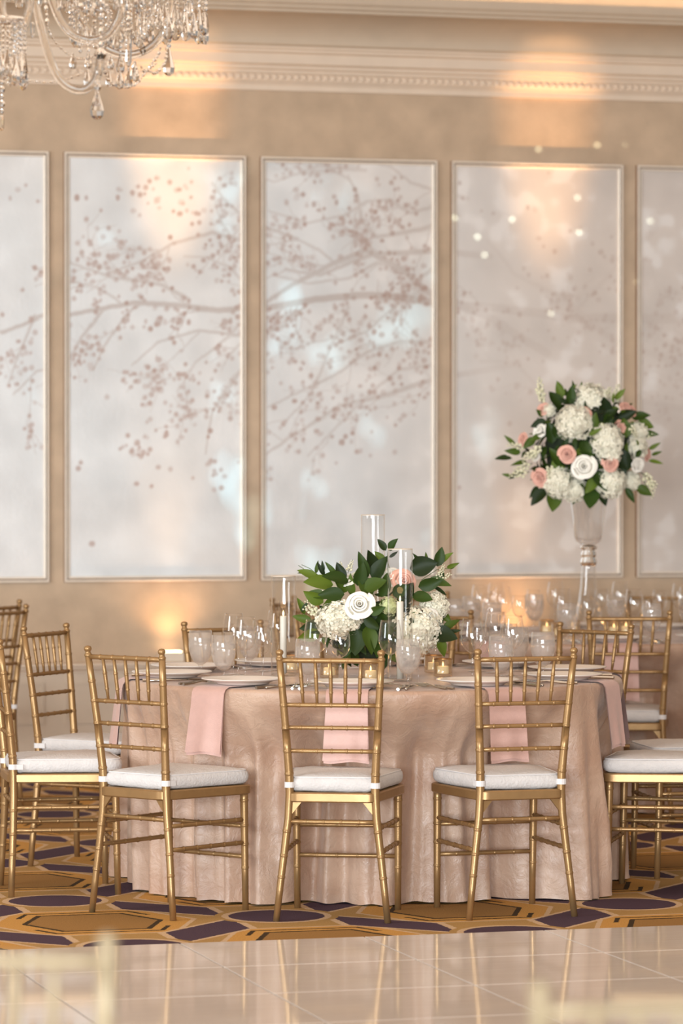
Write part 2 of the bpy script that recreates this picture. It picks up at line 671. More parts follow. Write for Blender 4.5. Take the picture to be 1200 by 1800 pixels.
def stroke(pts, w0, w1, a):
    P = np.array(pts, float)
    L = np.r_[0, np.cumsum(np.hypot(*np.diff(P, axis=0).T))]
    n = int(L[-1] / 0.6) + 2
    t = np.linspace(0, L[-1], n)
    X, Yv = np.interp(t, L, P[:, 0]), np.interp(t, L, P[:, 1])
    X += np.cumsum(rng.normal(0, .05, n)); Yv += np.cumsum(rng.normal(0, .07, n))
    for i in range(n):
        stamp(ink, X[i], Yv[i], w0 + (w1 - w0) * i / n, a)
    return X, Yv


def twig(x, y, ang, ln, wd, a, depth):
    pts = [(x, y)]
    for i in range(6):
        ang += random.gauss(0, 0.22)
        x += math.cos(ang) * ln / 6
        y += math.sin(ang) * ln / 6
        pts.append((x, y))
    X, Yv = stroke(pts, wd, wd * 0.5, a)
    nb = int(ln / 7)
    for i in range(nb):
        j = random.randrange(len(X) // 4, len(X))
        stamp(blo, X[j] + random.gauss(0, 3.5), Yv[j] + random.gauss(0, 3.5), random.uniform(1.3, 2.3), a * random.uniform(0.7, 1.6))
    if depth > 0:
        for k in range(3):
            j = random.randrange(len(X) // 5, len(X))
            twig(X[j], Yv[j], ang + random.choice((-1, 1)) * random.uniform(0.4, 0.9), ln * random.uniform(0.4, 0.7), wd * 0.7, a, depth - 1)


mains = [
    ([(1500, 560), (1180, 560), (1000, 560), (880, 545), (760, 537), (700, 524), (620, 520), (550, 526), (470, 541), (430, 541), (380, 546), (320, 536), (230, 531), (170, 541), (118, 552), (75, 551), (0, 582)], 5.0, 1.4, .62),
    ([(960, 620), (860, 560), (760, 522), (700, 472), (640, 440), (580, 466), (500, 512), (450, 545)], 3.6, 1.6, .55),
    ([(860, 450), (755, 441), (650, 446), (560, 481), (500, 470)], 2.8, 1.2, .5),
    ([(800, 380), (740, 400), (660, 416), (634, 390), (628, 345), (610, 312)], 2.2, 1.0, .45),
    ([(820, 350), (750, 330), (720, 320), (680, 288)], 1.8, .9, .4),
    ([(520, 420), (470, 400), (430, 381), (395, 352), (372, 322)], 1.6, .8, .5),
    ([(470, 430), (430, 422), (370, 405), (300, 426), (250, 455), (180, 482)], 1.9, .8, .5),
    ([(330, 527), (280, 500), (190, 486), (120, 460), (60, 470)], 1.6, .7, .5),
    ([(500, 570), (430, 590), (350, 580), (280, 600), (230, 640)], 1.6, .7, .5),
    ([(900, 640), (760, 668), (690, 690), (600, 712), (480, 790), (440, 820)], 2.6, 1.0, .45),
    ([(610, 540), (575, 620), (545, 690), (500, 740)], 1.6, .8, .4),
    ([(470, 620), (430, 640), (400, 682), (372, 725), (360, 800)], 1.6, .7, .5),
    ([(640, 300), (560, 290), (480, 320), (420, 300)], 1.2, .7, .35),
    ([(1500, 700), (1200, 640), (1080, 600), (980, 520), (900, 480), (850, 420)], 4.0, 1.5, .4),
    ([(1500, 740), (1200, 720), (1080, 700), (960, 700), (900, 640), (840, 640)], 3.6, 1.5, .4),
    ([(1150, 400), (1080, 470), (1000, 560)], 2.6, 1.5, .35),
    ([(760, 600), (700, 600), (640, 620), (590, 660), (530, 690), (470, 720)], 1.8, .8, .45),
    ([(760, 470), (720, 500), (690, 540), (640, 580), (590, 600)], 1.8, .9, .45),
    ([(765, 360), (720, 372), (680, 352), (640, 356), (600, 380), (540, 392), (470, 372)], 1.5, .8, .4),
    ([(700, 470), (660, 462), (610, 490), (540, 500), (480, 486)], 1.5, .8, .42),
    ([(765, 640), (700, 650), (640, 700), (580, 760), (540, 800)], 1.6, .8, .35),
    ([(590, 465), (560, 440), (520, 420), (470, 432)], 1.4, .7, .42),
    ([(430, 500), (400, 470), (360, 452), (320, 450)], 1.2, .6, .45),
    ([(430, 560), (390, 600), (340, 640), (310, 690)], 1.2, .6, .45),
    ([(180, 545), (140, 590), (110, 640), (60, 650), (20, 690)], 1.4, .7, .55),
    ([(60, 555), (30, 620), (10, 680)], 1.2, .6, .55),
    ([(250, 530), (215, 560), (180, 610), (160, 650)], 1.3, .6, .55),
]
for pts, w0, w1, a in mains:
    ip = [to_img(u, v) for u, v in pts]
    X, Yv = stroke(ip, w0, w1, a)
    n = len(X)
    for k in range(int(n / 60)):
        j = random.randrange(0, n)
        jj = min(n - 1, j + 6)
        ang = math.atan2(Yv[jj] - Yv[j - 1], X[jj] - X[j - 1])
        twig(X[j], Yv[j], ang + random.choice((-1, 1)) * random.uniform(0.25, 0.9), random.uniform(22, 62), random.uniform(.5, .9), a * 0.95, 1)
for cu, cv, su, sv, nn in [(250, 340, 70, 14, 26), (350, 360, 40, 30, 22), (390, 440, 30, 20, 22), (230, 440, 40, 20, 18), (255, 480, 20, 14, 12),
                           (200, 545, 45, 26, 22), (270, 560, 30, 20, 20), (150, 620, 20, 18, 14), (245, 785, 16, 12, 18), (275, 700, 20, 50, 30), (345, 690, 40, 30, 26),
                           (390, 690, 22, 22, 16), (380, 830, 16, 22, 12), (40, 620, 24, 40, 26), (30, 340, 30, 20, 4), (200, 830, 60, 60, 10), (630, 600, 60, 40, 30), (560, 720, 40, 30, 24),
                           (700, 620, 40, 50, 24), (520, 620, 30, 40, 16), (900, 420, 90, 90, 30), (900, 620, 90, 80, 20), (620, 780, 90, 50, 16), (560, 330, 70, 30, 16), (690, 360, 50, 50, 20)]:
    for i in range(nn):
        x, y = to_img(random.gauss(cu, su), random.gauss(cv, sv))
        stamp(blo, x, y, random.uniform(1.3, 2.3), random.uniform(.3, .9))


def blur(a, k):
    for ax in (0, 1):
        c = np.cumsum(np.pad(a, [(k + 1, k) if i == ax else (0, 0) for i in (0, 1)], mode='edge'), axis=ax)
        a = (np.take(c, range(2 * k + 1, c.shape[ax]), axis=ax) - np.take(c, range(0, c.shape[ax] - 2 * k - 1), axis=ax)) / (2 * k + 1)
    return a


def cloud(k):
    n = rng.normal(0, 1, (IH, IW))
    n = blur(blur(n, k), k)
    return n / n.std()


cl1, cl2, cl3 = cloud(9), cloud(22), cloud(4)
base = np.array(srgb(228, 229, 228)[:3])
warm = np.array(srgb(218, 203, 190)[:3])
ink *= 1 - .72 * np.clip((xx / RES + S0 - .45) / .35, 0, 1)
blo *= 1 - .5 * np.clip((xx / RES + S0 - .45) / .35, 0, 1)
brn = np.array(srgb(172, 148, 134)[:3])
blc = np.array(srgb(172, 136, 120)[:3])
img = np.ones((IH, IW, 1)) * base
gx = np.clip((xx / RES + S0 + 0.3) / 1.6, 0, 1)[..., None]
img = img * (1 - 0.8 * gx) + warm * 0.8 * gx  # blush wash to the right, partly the window light difference put into paint
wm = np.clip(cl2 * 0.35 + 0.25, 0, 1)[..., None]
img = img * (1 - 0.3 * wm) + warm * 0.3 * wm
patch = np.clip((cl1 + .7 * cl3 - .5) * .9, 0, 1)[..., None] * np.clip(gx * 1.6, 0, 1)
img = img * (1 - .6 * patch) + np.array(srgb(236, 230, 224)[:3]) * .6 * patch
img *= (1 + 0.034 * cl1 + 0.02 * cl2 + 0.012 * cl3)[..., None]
img = img * (1 - 0.8 * ink[..., None]) + brn * 0.8 * ink[..., None]
img = img * (1 - 0.85 * np.clip(blo, 0, 1)[..., None]) + blc * 0.85 * np.clip(blo, 0, 1)[..., None]
img = np.clip(img, 0, 1)

panel_labels = ['silver mural panel cut off by the left edge of the photo',
                'silver mural panel with long branch and blossoms, behind the left front chairs',
                'silver mural panel with crossing branches, behind the low flower centrepiece',
                'pinkish silver mural panel behind the tall vase of flowers',
                'silver mural panel cut off by the right edge of the photo']
PW, FRW = 0.955, 0.028
for i in range(5):
    xl = -1.475 + 1.035 * (i - 1)
    root = empty('mural_panel', label=panel_labels[i], cat='wall panel', group='mural panels along the back wall')
    root.matrix_basis = WM @ Matrix.Translation((xl + PW / 2, 0, ZB))
    # frame sides: moulded profile, outer bead, groove, inner bead
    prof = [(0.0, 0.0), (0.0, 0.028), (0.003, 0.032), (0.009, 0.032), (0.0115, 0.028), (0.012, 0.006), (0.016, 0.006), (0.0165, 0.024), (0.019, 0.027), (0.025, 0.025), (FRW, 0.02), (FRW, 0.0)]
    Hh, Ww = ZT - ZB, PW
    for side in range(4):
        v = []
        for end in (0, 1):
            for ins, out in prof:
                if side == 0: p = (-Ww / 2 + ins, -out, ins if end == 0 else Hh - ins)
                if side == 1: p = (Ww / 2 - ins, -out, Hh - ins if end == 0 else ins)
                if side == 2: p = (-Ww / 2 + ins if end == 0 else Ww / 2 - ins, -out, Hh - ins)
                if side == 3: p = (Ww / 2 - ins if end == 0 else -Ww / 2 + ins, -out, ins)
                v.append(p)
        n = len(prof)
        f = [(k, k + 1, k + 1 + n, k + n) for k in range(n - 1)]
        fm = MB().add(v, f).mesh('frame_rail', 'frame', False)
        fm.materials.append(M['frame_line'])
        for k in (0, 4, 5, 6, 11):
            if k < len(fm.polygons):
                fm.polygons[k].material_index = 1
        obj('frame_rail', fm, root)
    # painted canvas on a fine grid
    cw, ch = Ww - 2 * FRW, Hh - 2 * FRW
    nx, nz = 148, 336
    gxs, gzs = np.linspace(-cw / 2, cw / 2, nx), np.linspace(FRW, FRW + ch, nz)
    GX, GZ = np.meshgrid(gxs, gzs)
    V = np.stack([GX.ravel(), np.full(GX.size, -0.012), GZ.ravel()], 1)
    idx = np.arange(nx * nz).reshape(nz, nx)
    F = np.stack([idx[:-1, :-1], idx[:-1, 1:], idx[1:, 1:], idx[1:, :-1]], -1).reshape(-1, 4)
    me = bpy.data.meshes.new('painted_canvas')
    me.vertices.add(len(V)); me.vertices.foreach_set('co', V.ravel())
    me.loops.add(F.size); me.loops.foreach_set('vertex_index', F.ravel())
    me.polygons.add(len(F)); me.polygons.foreach_set('loop_start', np.arange(0, F.size, 4))
    me.update(calc_edges=True)
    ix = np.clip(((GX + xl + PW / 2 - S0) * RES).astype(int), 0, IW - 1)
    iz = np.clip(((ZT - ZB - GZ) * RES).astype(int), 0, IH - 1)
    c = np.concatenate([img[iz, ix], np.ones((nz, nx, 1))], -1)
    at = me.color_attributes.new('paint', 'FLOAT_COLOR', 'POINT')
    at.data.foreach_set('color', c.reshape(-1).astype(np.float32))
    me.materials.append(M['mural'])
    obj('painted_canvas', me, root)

# ------------------------------------------------------------------ uplights on the ledge
for sx, lab in ((-0.93, 'small white uplight box glowing on the ledge beside the front left chair'),
                (0.93, 'small white uplight box on the ledge behind the far table glasses')):
    root = empty('uplight', label=lab, cat='lamp', group='uplights on the back ledge')
    root.matrix_basis = WM @ Matrix.Translation((sx, -0.062, 0.5325))
    bevel(obj('housing', MB().box(-.065, .065, -.035, .035, 0, .05).mesh('housing', 'white_box', False), root), .004)
    bevel(obj('lens', MB().box(-.055, .055, -.027, .027, .05, .056).mesh('lens', 'uplens', False), root), .002)
    tilt_ = .03 if sx < 0 else .20
    up = lambda nm, off, z0, offt, pw_, cone: lamp(nm, 'SPOT', WM @ Vector((sx, -off, z0)), WM @ Vector((sx + tilt_, -offt, 3.6)), pw_, (1.0, 0.58, 0.28),
                                                  spot_size=math.radians(cone), spot_blend=1.0, shadow_soft_size=0.04)
    up('uplight_glow', .115, .60, .05, 9, 130)
    up('uplight_wide', .19, .55, .04, 38, 36)
    # floor spot a metre out from the wall, hidden behind the tables, washing the wall top and the cornice
    lamp('floor_spot', 'SPOT', WM @ Vector((sx + tilt_, -1.0, .35)), WM @ Vector((sx + tilt_, 0, 3.36)), 820, (1.0, .58, .27), spot_size=math.radians(12.5), spot_blend=1.0, shadow_soft_size=.05)


def gobo(name, loc, aim, power, color, cone, kind, scale, lo, hi, seed):
    """added spot with a patterned beam, imitating crystal flecks or reflected daylight streaks"""
    o = lamp(name, 'SPOT', loc, aim, power, color, spot_size=math.radians(cone), spot_blend=.35, shadow_soft_size=.003)
    o.data.use_nodes = True
    nt = o.data.node_tree
    N, L = nt.nodes, nt.links
    em = N['Emission']
    tc = N.new('ShaderNodeTexCoord')
    mp = N.new('ShaderNodeMapping')
    mp.inputs['Location'].default_value = seed
    mp.inputs['Scale'].default_value = scale
    L.new(tc.outputs['Normal'], mp.inputs['Vector'])
    t = N.new('ShaderNodeTexVoronoi' if kind == 'flecks' else 'ShaderNodeTexNoise')
    if kind == 'flecks':
        t.voronoi_dimensions = '2D'
    t.inputs['Scale'].default_value = 1.0
    L.new(mp.outputs[0], t.inputs['Vector'])
    r = N.new('ShaderNodeMapRange')
    r.inputs['From Min'].default_value, r.inputs['From Max'].default_value = lo, hi
    L.new(t.outputs['Distance' if kind == 'flecks' else 'Fac'], r.inputs['Value'])
    L.new(r.outputs[0], em.inputs['Strength'])
    return o


gobo('crystal_flecks', (-.7, 10.9, 3.3), WM @ Vector((1.12, 0, 2.86)), 2800, (.86, 1.0, .84), 7.6, 'flecks', (29, 29, 29), .07, .052, (3.1, 1.2, 4.5))
gobo('added_daylight_streaks', (-.9, 11.0, 3.2), WM @ Vector((-.45, 0, 1.95)), 1700, (.45, .86, 1.0), 17, 'streaks', (26, 17, 26), .6, .72, (1.0, 5.2, .3))  # added lamp, stands in for daylight reflected in the glossy panels

# ------------------------------------------------------------------ dance floor
E0 = Vector((0.024, 11.885, 0))
DM = Matrix.Translation(E0) @ Matrix.Rotation(AL, 4, 'Z')
df = empty('dance_floor', label='glossy ivory panelled dance floor laid over the patterned carpet in front', cat='dance floor')
df.matrix_basis = DM
TX, TY, TH = 0.61, 0.58, 0.022
obj('subfloor', MB().box(0.05 - 7 * TX, 0.05 + 7 * TX, -18 * TY, -0.004, 0.001, 0.012).mesh('subfloor', 'underlay', False), df)
g = 0.0015
tb = MB()
b_ = 0.0025
x0, x1, y0, y1 = .003, TX - .003, g, TY - g
v = [(x0, y0, .0125), (x1, y0, .0125), (x1, y1, .0125), (x0, y1, .0125), (x0, y0, TH - b_), (x1, y0, TH - b_), (x1, y1, TH - b_), (x0, y1, TH - b_),
     (x0 + .0004, y0 + b_, TH), (x1 - .0004, y0 + b_, TH), (x1 - .0004, y1 - b_, TH), (x0 + .0004, y1 - b_, TH)]
f = [(3, 2, 1, 0)]
for k in range(4):
    l = (k + 1) % 4
    f += [(k, l, l + 4, k + 4), (k + 4, l + 4, l + 8, k + 8)]
f.append((8, 9, 10, 11))
tile_me = tb.add(v, f).mesh('floor_tile', 'tile', False)
for ix_ in range(-7, 7):
    for iy_ in range(1, 19):
        obj('floor_tile', tile_me, df, loc=(0.05 + ix_ * TX, -iy_ * TY, 0))

# ------------------------------------------------------------------ chiavari chair
def lerp_path(path, t):
    n = len(path) - 1
    x = t * n
    i = min(int(x), n - 1)
    return path[i].lerp(path[i + 1], x - i)


def bamboo(path, r0, r1, rings, bump=0.0021, seg=10, rmid=None, mb=None, half=0.0026):
    """tube with turned bamboo rings at the given fractions of its length"""
    P = [Vector(p) for p in path]
    L = [0]
    for a, b in zip(P, P[1:]):
        L.append(L[-1] + (b - a).length)
    tot = L[-1]
    ts = {0.0: 0, 1.0: 0}
    for l in L:
        ts[l / tot] = 0
    d = half / tot
    for r in rings:
        for k, bb in ((-3, 0), (-2, 0), (-1.2, 1), (-.3, .5), (.3, .5), (1.2, 1), (2, 0), (3, 0)):
            ts[min(1, max(0, r + k * d / 1.3))] = bb * bump
    pts, rad = [], []
    for t in sorted(ts):
        s = t * tot
        for i in range(len(P) - 1):
            if s <= L[i + 1] + 1e-9:
                break
        q = P[i].lerp(P[i + 1], (s - L[i]) / max(L[i + 1] - L[i], 1e-9))
        r = r0 + (r1 - r0) * t
        if rmid:
            r = (r0 + (rmid - r0) * t / .5) if t < .5 else (rmid + (r1 - rmid) * (t - .5) / .5)
        pts.append(q); rad.append(r + ts[t])
    return (mb or MB()).tube(pts, rad, seg)


def post_path(s):
    return [(s * .190, -.197, 0), (s * .178, -.193, .11), (s * .163, -.187, .24), (s * .150, -.184, .35), (s * .1455, -.184, .43), (s * .1465, -.187, .49),
            (s * .156, -.203, .65), (s * .165, -.219, .78), (s * .1725, -.233, .888)]


def post_at(z, s=1):
    P = post_path(s)
    for a, b in zip(P, P[1:]):
        if z <= b[2]:
            k = (z - a[2]) / (b[2] - a[2])
            return Vector([a[i] + (b[i] - a[i]) * k for i in range(3)])
    return Vector(P[-1])


CH = {}
for s, nm in ((-1, 'L'), (1, 'R')):
    zs = [.15, .222, .305, .50, .577, .656, .733, .80]
    P = [Vector(p) for p in post_path(s)]
    Lt = sum((b - a).length for a, b in zip(P, P[1:]))
    fr = []
    for z in zs:
        acc = 0
        for a, b in zip(P, P[1:]):
            if z <= b.z:
                acc += (b - a).length * (z - a.z) / (b.z - a.z)
                break
            acc += (b - a).length
        fr.append(acc / Lt)
    mb = bamboo(P, .0112, .0118, fr, rmid=.0148, seg=12)
    top = P[-1]
    tilt = Matrix.Translation(top) @ Matrix.Rotation(.09, 4, 'X')
    mb.lathe([(.0118, -.004), (.0135, 0), (.0135, .004), (.0112, .006), (.0095, .012), (.0098, .015), (.0125, .018), (.0138, .023), (.013, .028), (.009, .032), (.001, .034)], 12, tilt)
    CH['post' + nm] = mb.mesh('rear_post', 'gold')
    CH['leg' + nm] = bamboo([(s * .176, .188, 0), (s * .178, .178, .41)], .0112, .0145, [.36, .56, .72, .93], seg=12).mesh('front_leg', 'gold')


def cross(za, sa, r, nr, zb=None):
    a, b = post_at(za, -1), post_at(za, 1)
    rings = [(i + 1) / (nr + 1) for i in range(nr)]
    return bamboo([a, b], r, r, rings, bump=.0017, seg=8, half=.0021)


CH['top'] = cross(.884, 1, .0086, 5).mesh('top_rail', 'gold')
CH['r1'] = cross(.733, 1, .0076, 5).mesh('back_rail', 'gold')
CH['r2'] = cross(.656, 1, .0074, 5).mesh('back_rail', 'gold')
CH['r3'] = cross(.577, 1, .0074, 5).mesh('back_rail', 'gold')
for i in range(5):
    k = (i - 2)
    yt, yb = post_at(.884).y, post_at(.733).y
    CH['sp%d' % i] = bamboo([(k * .0518, yt, .884), (k * .0475, yb, .733)], .0052, .0045, [.36, .72], bump=.0017, seg=8, rmid=.0075, half=.0021).mesh('spindle', 'gold')
CH['st_rear'] = cross(.337, 1, .008, 4).mesh('stretcher', 'gold')
fl_ = lambda z, s: Vector((s * (.176 + .002 * z / .41), .188 - .01 * z / .41, z))
CH['st_f1'] = bamboo([fl_(.292, -1), fl_(.292, 1)], .0078, .0078, [.2, .4, .6, .8], bump=.0017, seg=8, half=.0021).mesh('stretcher', 'gold')
CH['st_f2'] = bamboo([fl_(.186, -1), fl_(.186, 1)], .0078, .0078, [.2, .4, .6, .8], bump=.0017, seg=8, half=.0021).mesh('stretcher', 'gold')
for s, nm in ((-1, 'L'), (1, 'R')):
    for z, q in ((.315, 'a'), (.235, 'b')):
        CH['st_s' + nm + q] = bamboo([post_at(z, s), fl_(z, s)], .0078, .0078, [.18, .36, .54, .72, .88], bump=.0017, seg=8, half=.0021).mesh('stretcher', 'gold')


def seat_outline(grow=0.0, n=7, back=-.205, front=.212, wb=.152, wf=.208):
    """rounded trapezoid, counter-clockwise"""
    corners = [(wf + grow, front + grow, .06), (-(wf + grow), front + grow, .06), (-(wb + grow), back - grow, .035), (wb + grow, back - grow, .035)]
    out = []
    m = len(corners)
    for i in range(m):
        p = Vector(corners[i][:2]); a = Vector(corners[i - 1][:2]); b = Vector(corners[(i + 1) % m][:2])
        r = corners[i][2]
        pa = p + (a - p).normalized() * r
        pb = p + (b - p).normalized() * r
        for k in range(n):
            t = k / (n - 1)
            out.append((pa * (1 - t) ** 2 + p * 2 * t * (1 - t) + pb * t * t))
    # add midpoints on the long sides
    res = []
    for i, q in enumerate(out):
        nx_ = out[(i + 1) % len(out)]
        res.append(q)
        if (nx_ - q).length > .08:
            for k in (1, 2, 3):
                res.append(q.lerp(nx_, k / 4))
    return res


def slab(levels, cap_puff=None):
    """levels: (grow, z); stack of outlines, capped top and bottom"""
    mb = MB()
    v, f = [], []
    n = None
    for g_, z in levels:
        o = seat_outline(g_)
        n = len(o)
        v += [(p.x, p.y, z) for p in o]
    for k in range(len(levels) - 1):
        for i in range(n):
            j = (i + 1) % n
            f.append((k * n + i, k * n + j, (k + 1) * n + j, (k + 1) * n + i))
    f.append(tuple(range(n - 1, -1, -1)))
    f.append(tuple((len(levels) - 1) * n + i for i in range(n)))
    return mb.add(v, f)


# seat frame: wooden slab cut back between the posts
CH['frame'] = slab([(-.004, .404), (0, .408), (0, .433), (-.004, .437)]).mesh('seat_frame', 'gold', True, 40)
CH['bracketL'] = MB().add([(-.138, -.190, .403), (-.105, -.190, .403), (-.138, -.190, .362), (-.138, -.180, .403), (-.105, -.180, .403), (-.138, -.180, .362)],
                          [(0, 1, 2), (3, 5, 4), (0, 3, 4, 1), (1, 4, 5, 2), (2, 5, 3, 0)]).mesh('corner_bracket', 'gold', False)
CH['bracketR'] = MB().add([(.138, -.190, .403), (.105, -.190, .403), (.138, -.190, .362), (.138, -.180, .403), (.105, -.180, .403), (.138, -.180, .362)],
                          [(0, 2, 1), (3, 4, 5), (0, 1, 4, 3), (1, 2, 5, 4), (2, 0, 3, 5)]).mesh('corner_bracket', 'gold', False)


def cushion_mesh():
    lv = [(-.03, .4385), (-.012, .4395), (-.003, .445), (0.001, .455), (.002, .467), (0, .479), (-.006, .487)]
    mb = MB()
    o0 = seat_outline(0)
    n = len(o0)
    v, f = [], []
    rr = random.Random(3)
    wob_ = [rr.gauss(0, .0012) for _ in range(n)]
    for g_, z in lv:
        for i, p in enumerate(seat_outline(g_ - .006)):
            v.append((p.x, p.y + (.012 if p.y < -.15 else 0), z + wob_[i]))
    for k in range(len(lv) - 1):
        for i in range(n):
            j = (i + 1) % n
            f.append((k * n + i, k * n + j, (k + 1) * n + j, (k + 1) * n + i))
    f.append(tuple(range(n - 1, -1, -1)))
    base_ = (len(lv) - 1) * n
    prev = base_
    top = seat_outline(-.013)
    for sc_, z in ((.86, .494), (.66, .499), (.4, .502), (.15, .503)):
        st = len(v)
        for i, p in enumerate(top):
            v.append((p.x * sc_, p.y * sc_ + .005, z + rr.gauss(0, .0006)))
        for i in range(n):
            j = (i + 1) % n
            f.append((prev + i, prev + j, st + j, st + i))
        prev = st
    f.append(tuple(prev + i for i in range(n)))
    return mb.add(v, f).mesh('seat_cushion', 'cushion')


CH['cushion'] = cushion_mesh()
o_ = [Vector((p.x, p.y + (.012 if p.y < -.15 else 0), .4875)) for p in seat_outline(-.0115)]
CH['piping'] = MB().tube(o_ + [o_[0]], .0024, 6, False).mesh('piping', 'strap')


def strap_mesh(s):
    c = post_at(.462, s)
    mb = MB()
    # flat band round the post with a tail to the cushion corner
    v, f = [], []
    r, h, th = .0172, .0095, .002
    n = 14
    for i in range(n):
        a = 2 * PI * i / n
        for rr_, z in ((r, -h), (r, h), (r - th, h), (r - th, -h)):
            v.append((c.x + rr_ * math.cos(a), c.y + rr_ * math.sin(a), c.z + z))
    for i in range(n):
        j = (i + 1) % n
        for k in range(4):
            l = (k + 1) % 4
            f.append((i * 4 + k, j * 4 + k, j * 4 + l, i * 4 + l))
    mb.add(v, f)
    mb.box(c.x - s * .034 - .014, c.x - s * .034 + .014, c.y + .000, c.y + .016, c.z - h, c.z + h)
    mb.box(min(c.x, c.x + s * .006) - .008, max(c.x, c.x + s * .006) + .008, c.y + .010, c.y + .035, c.z - h, c.z + h)
    return mb.mesh('strap', 'strap', False)


CH['strapL'], CH['strapR'] = strap_mesh(-1), strap_mesh(1)


def chair(x, y, yaw, label, group, z=0.0, mat=None):
    root = empty('chiavari_chair', (x, y, z), -math.radians(yaw), label=label, cat='chair', group=group)
    def P(nm, k, par=root):
        o = obj(nm, CH[k], par)
        if mat and CH[k].materials[0] == M['gold']:
            o.material_slots[0].link = 'OBJECT'
            o.material_slots[0].material = M[mat]
        return o
    for k in ('postL', 'postR'): P('rear_post', k)
    for k in ('legL', 'legR'): P('front_leg', k)
    P('seat_frame', 'frame'); P('top_rail', 'top')
    for k in ('r1', 'r2', 'r3'): P('back_rail', k)
    for i in range(5): P('spindle', 'sp%d' % i)
    for k in ('st_rear', 'st_f1', 'st_f2', 'st_sLa', 'st_sLb', 'st_sRa', 'st_sRb'): P('stretcher', k)
    for k in ('bracketL', 'bracketR'): P('corner_bracket', k)
    c = P('seat_cushion', 'cushion')
    P('piping', 'piping', c); P('strap', 'strapL', c); P('strap', 'strapR', c)
    return root


G1 = 'gold chairs around the near round table'
chair(-.005, 12.645, 8, 'gold chiavari chair seen squarely from behind, middle of the three front chairs', G1)
chair(-.588, 12.765, 40, 'gold chiavari chair seen from behind turned right, left of the middle front chair', G1)
chair(.556, 12.745, -17, 'gold chiavari chair seen from behind turned left, right of the middle front chair', G1)
chair(-1.02, 13.395, 79, 'gold chiavari chair in side view with its white cushion, at the left photo edge', G1)
chair(-.938, 14.29, 114, 'gold chiavari chair at left, its whole back standing against the pale dado', G1)
chair(-.357, 14.55, 150, 'gold chiavari chair facing forward across the near table, behind the left glasses', G1)
chair(.25, 14.68, 188, 'gold chiavari chair hidden behind the low flower centrepiece', G1)
chair(.847, 14.36, 220, 'gold chiavari chair behind the right end of the near table, below the tall vase', G1)
chair(1.33, 13.97, -100, 'gold chiavari chair cut by the right photo edge, rear of two white cushions', G1)
chair(1.175, 13.39, -77, 'gold chiavari chair cut by the right photo edge, front of two white cushions', G1)
G2 = 'gold chairs around the far round table'
chair(1.23, 16.03, 0, 'blurred gold chiavari chair at the front of the far table, below the tall vase', G2)
chair(.548, 16.14, 35, 'blurred gold chiavari chair just right of the low flower centrepiece', G2)
chair(.06, 16.66, 72, 'blurred gold chiavari chair left behind the low flowers, nearer of two', G2)
chair(-.05, 17.40, 106, 'blurred gold chiavari chair left behind the low flowers, farther of two', G2)
chair(.53, 17.93, 142, 'blurred gold chiavari chair against the wall, its rail left of the far wine glasses', G2)
chair(1.51, 18.05, 198, 'blurred gold chiavari chair against the wall right of the tall vase', G2)
G3 = 'gold chairs at the left edge of the photo'
chair(-1.70, 16.5, -60, 'blurred gold chiavari chair at far left edge, nearer of the overlapping pair', G3)
chair(-1.78, 17.08, -60, 'blurred gold chiavari chair at far left edge, farther of the overlapping pair', G3)

# two very near chairs, out of focus at the bottom of the frame
chair(-.445, 4.96, 6, 'pale out of focus chair top in the bottom left foreground', 'out of focus foreground chairs', z=.022, mat='fg_gold')
chair(.34, 4.54, -14, 'pale out of focus chair top in the bottom right foreground', 'out of focus foreground chairs', z=.022, mat='fg_gold')

# ------------------------------------------------------------------ round tables
T1 = Vector((.112, 13.65, 0))
T2 = Vector((1.15, 17.0, 0))
TR, TZ = .922, .762
A0 = -.100
SHIFT = {-1: .065, 1: -.015}
seatA = [A0 + k * PI / 5 for k in range(-4, 6)]


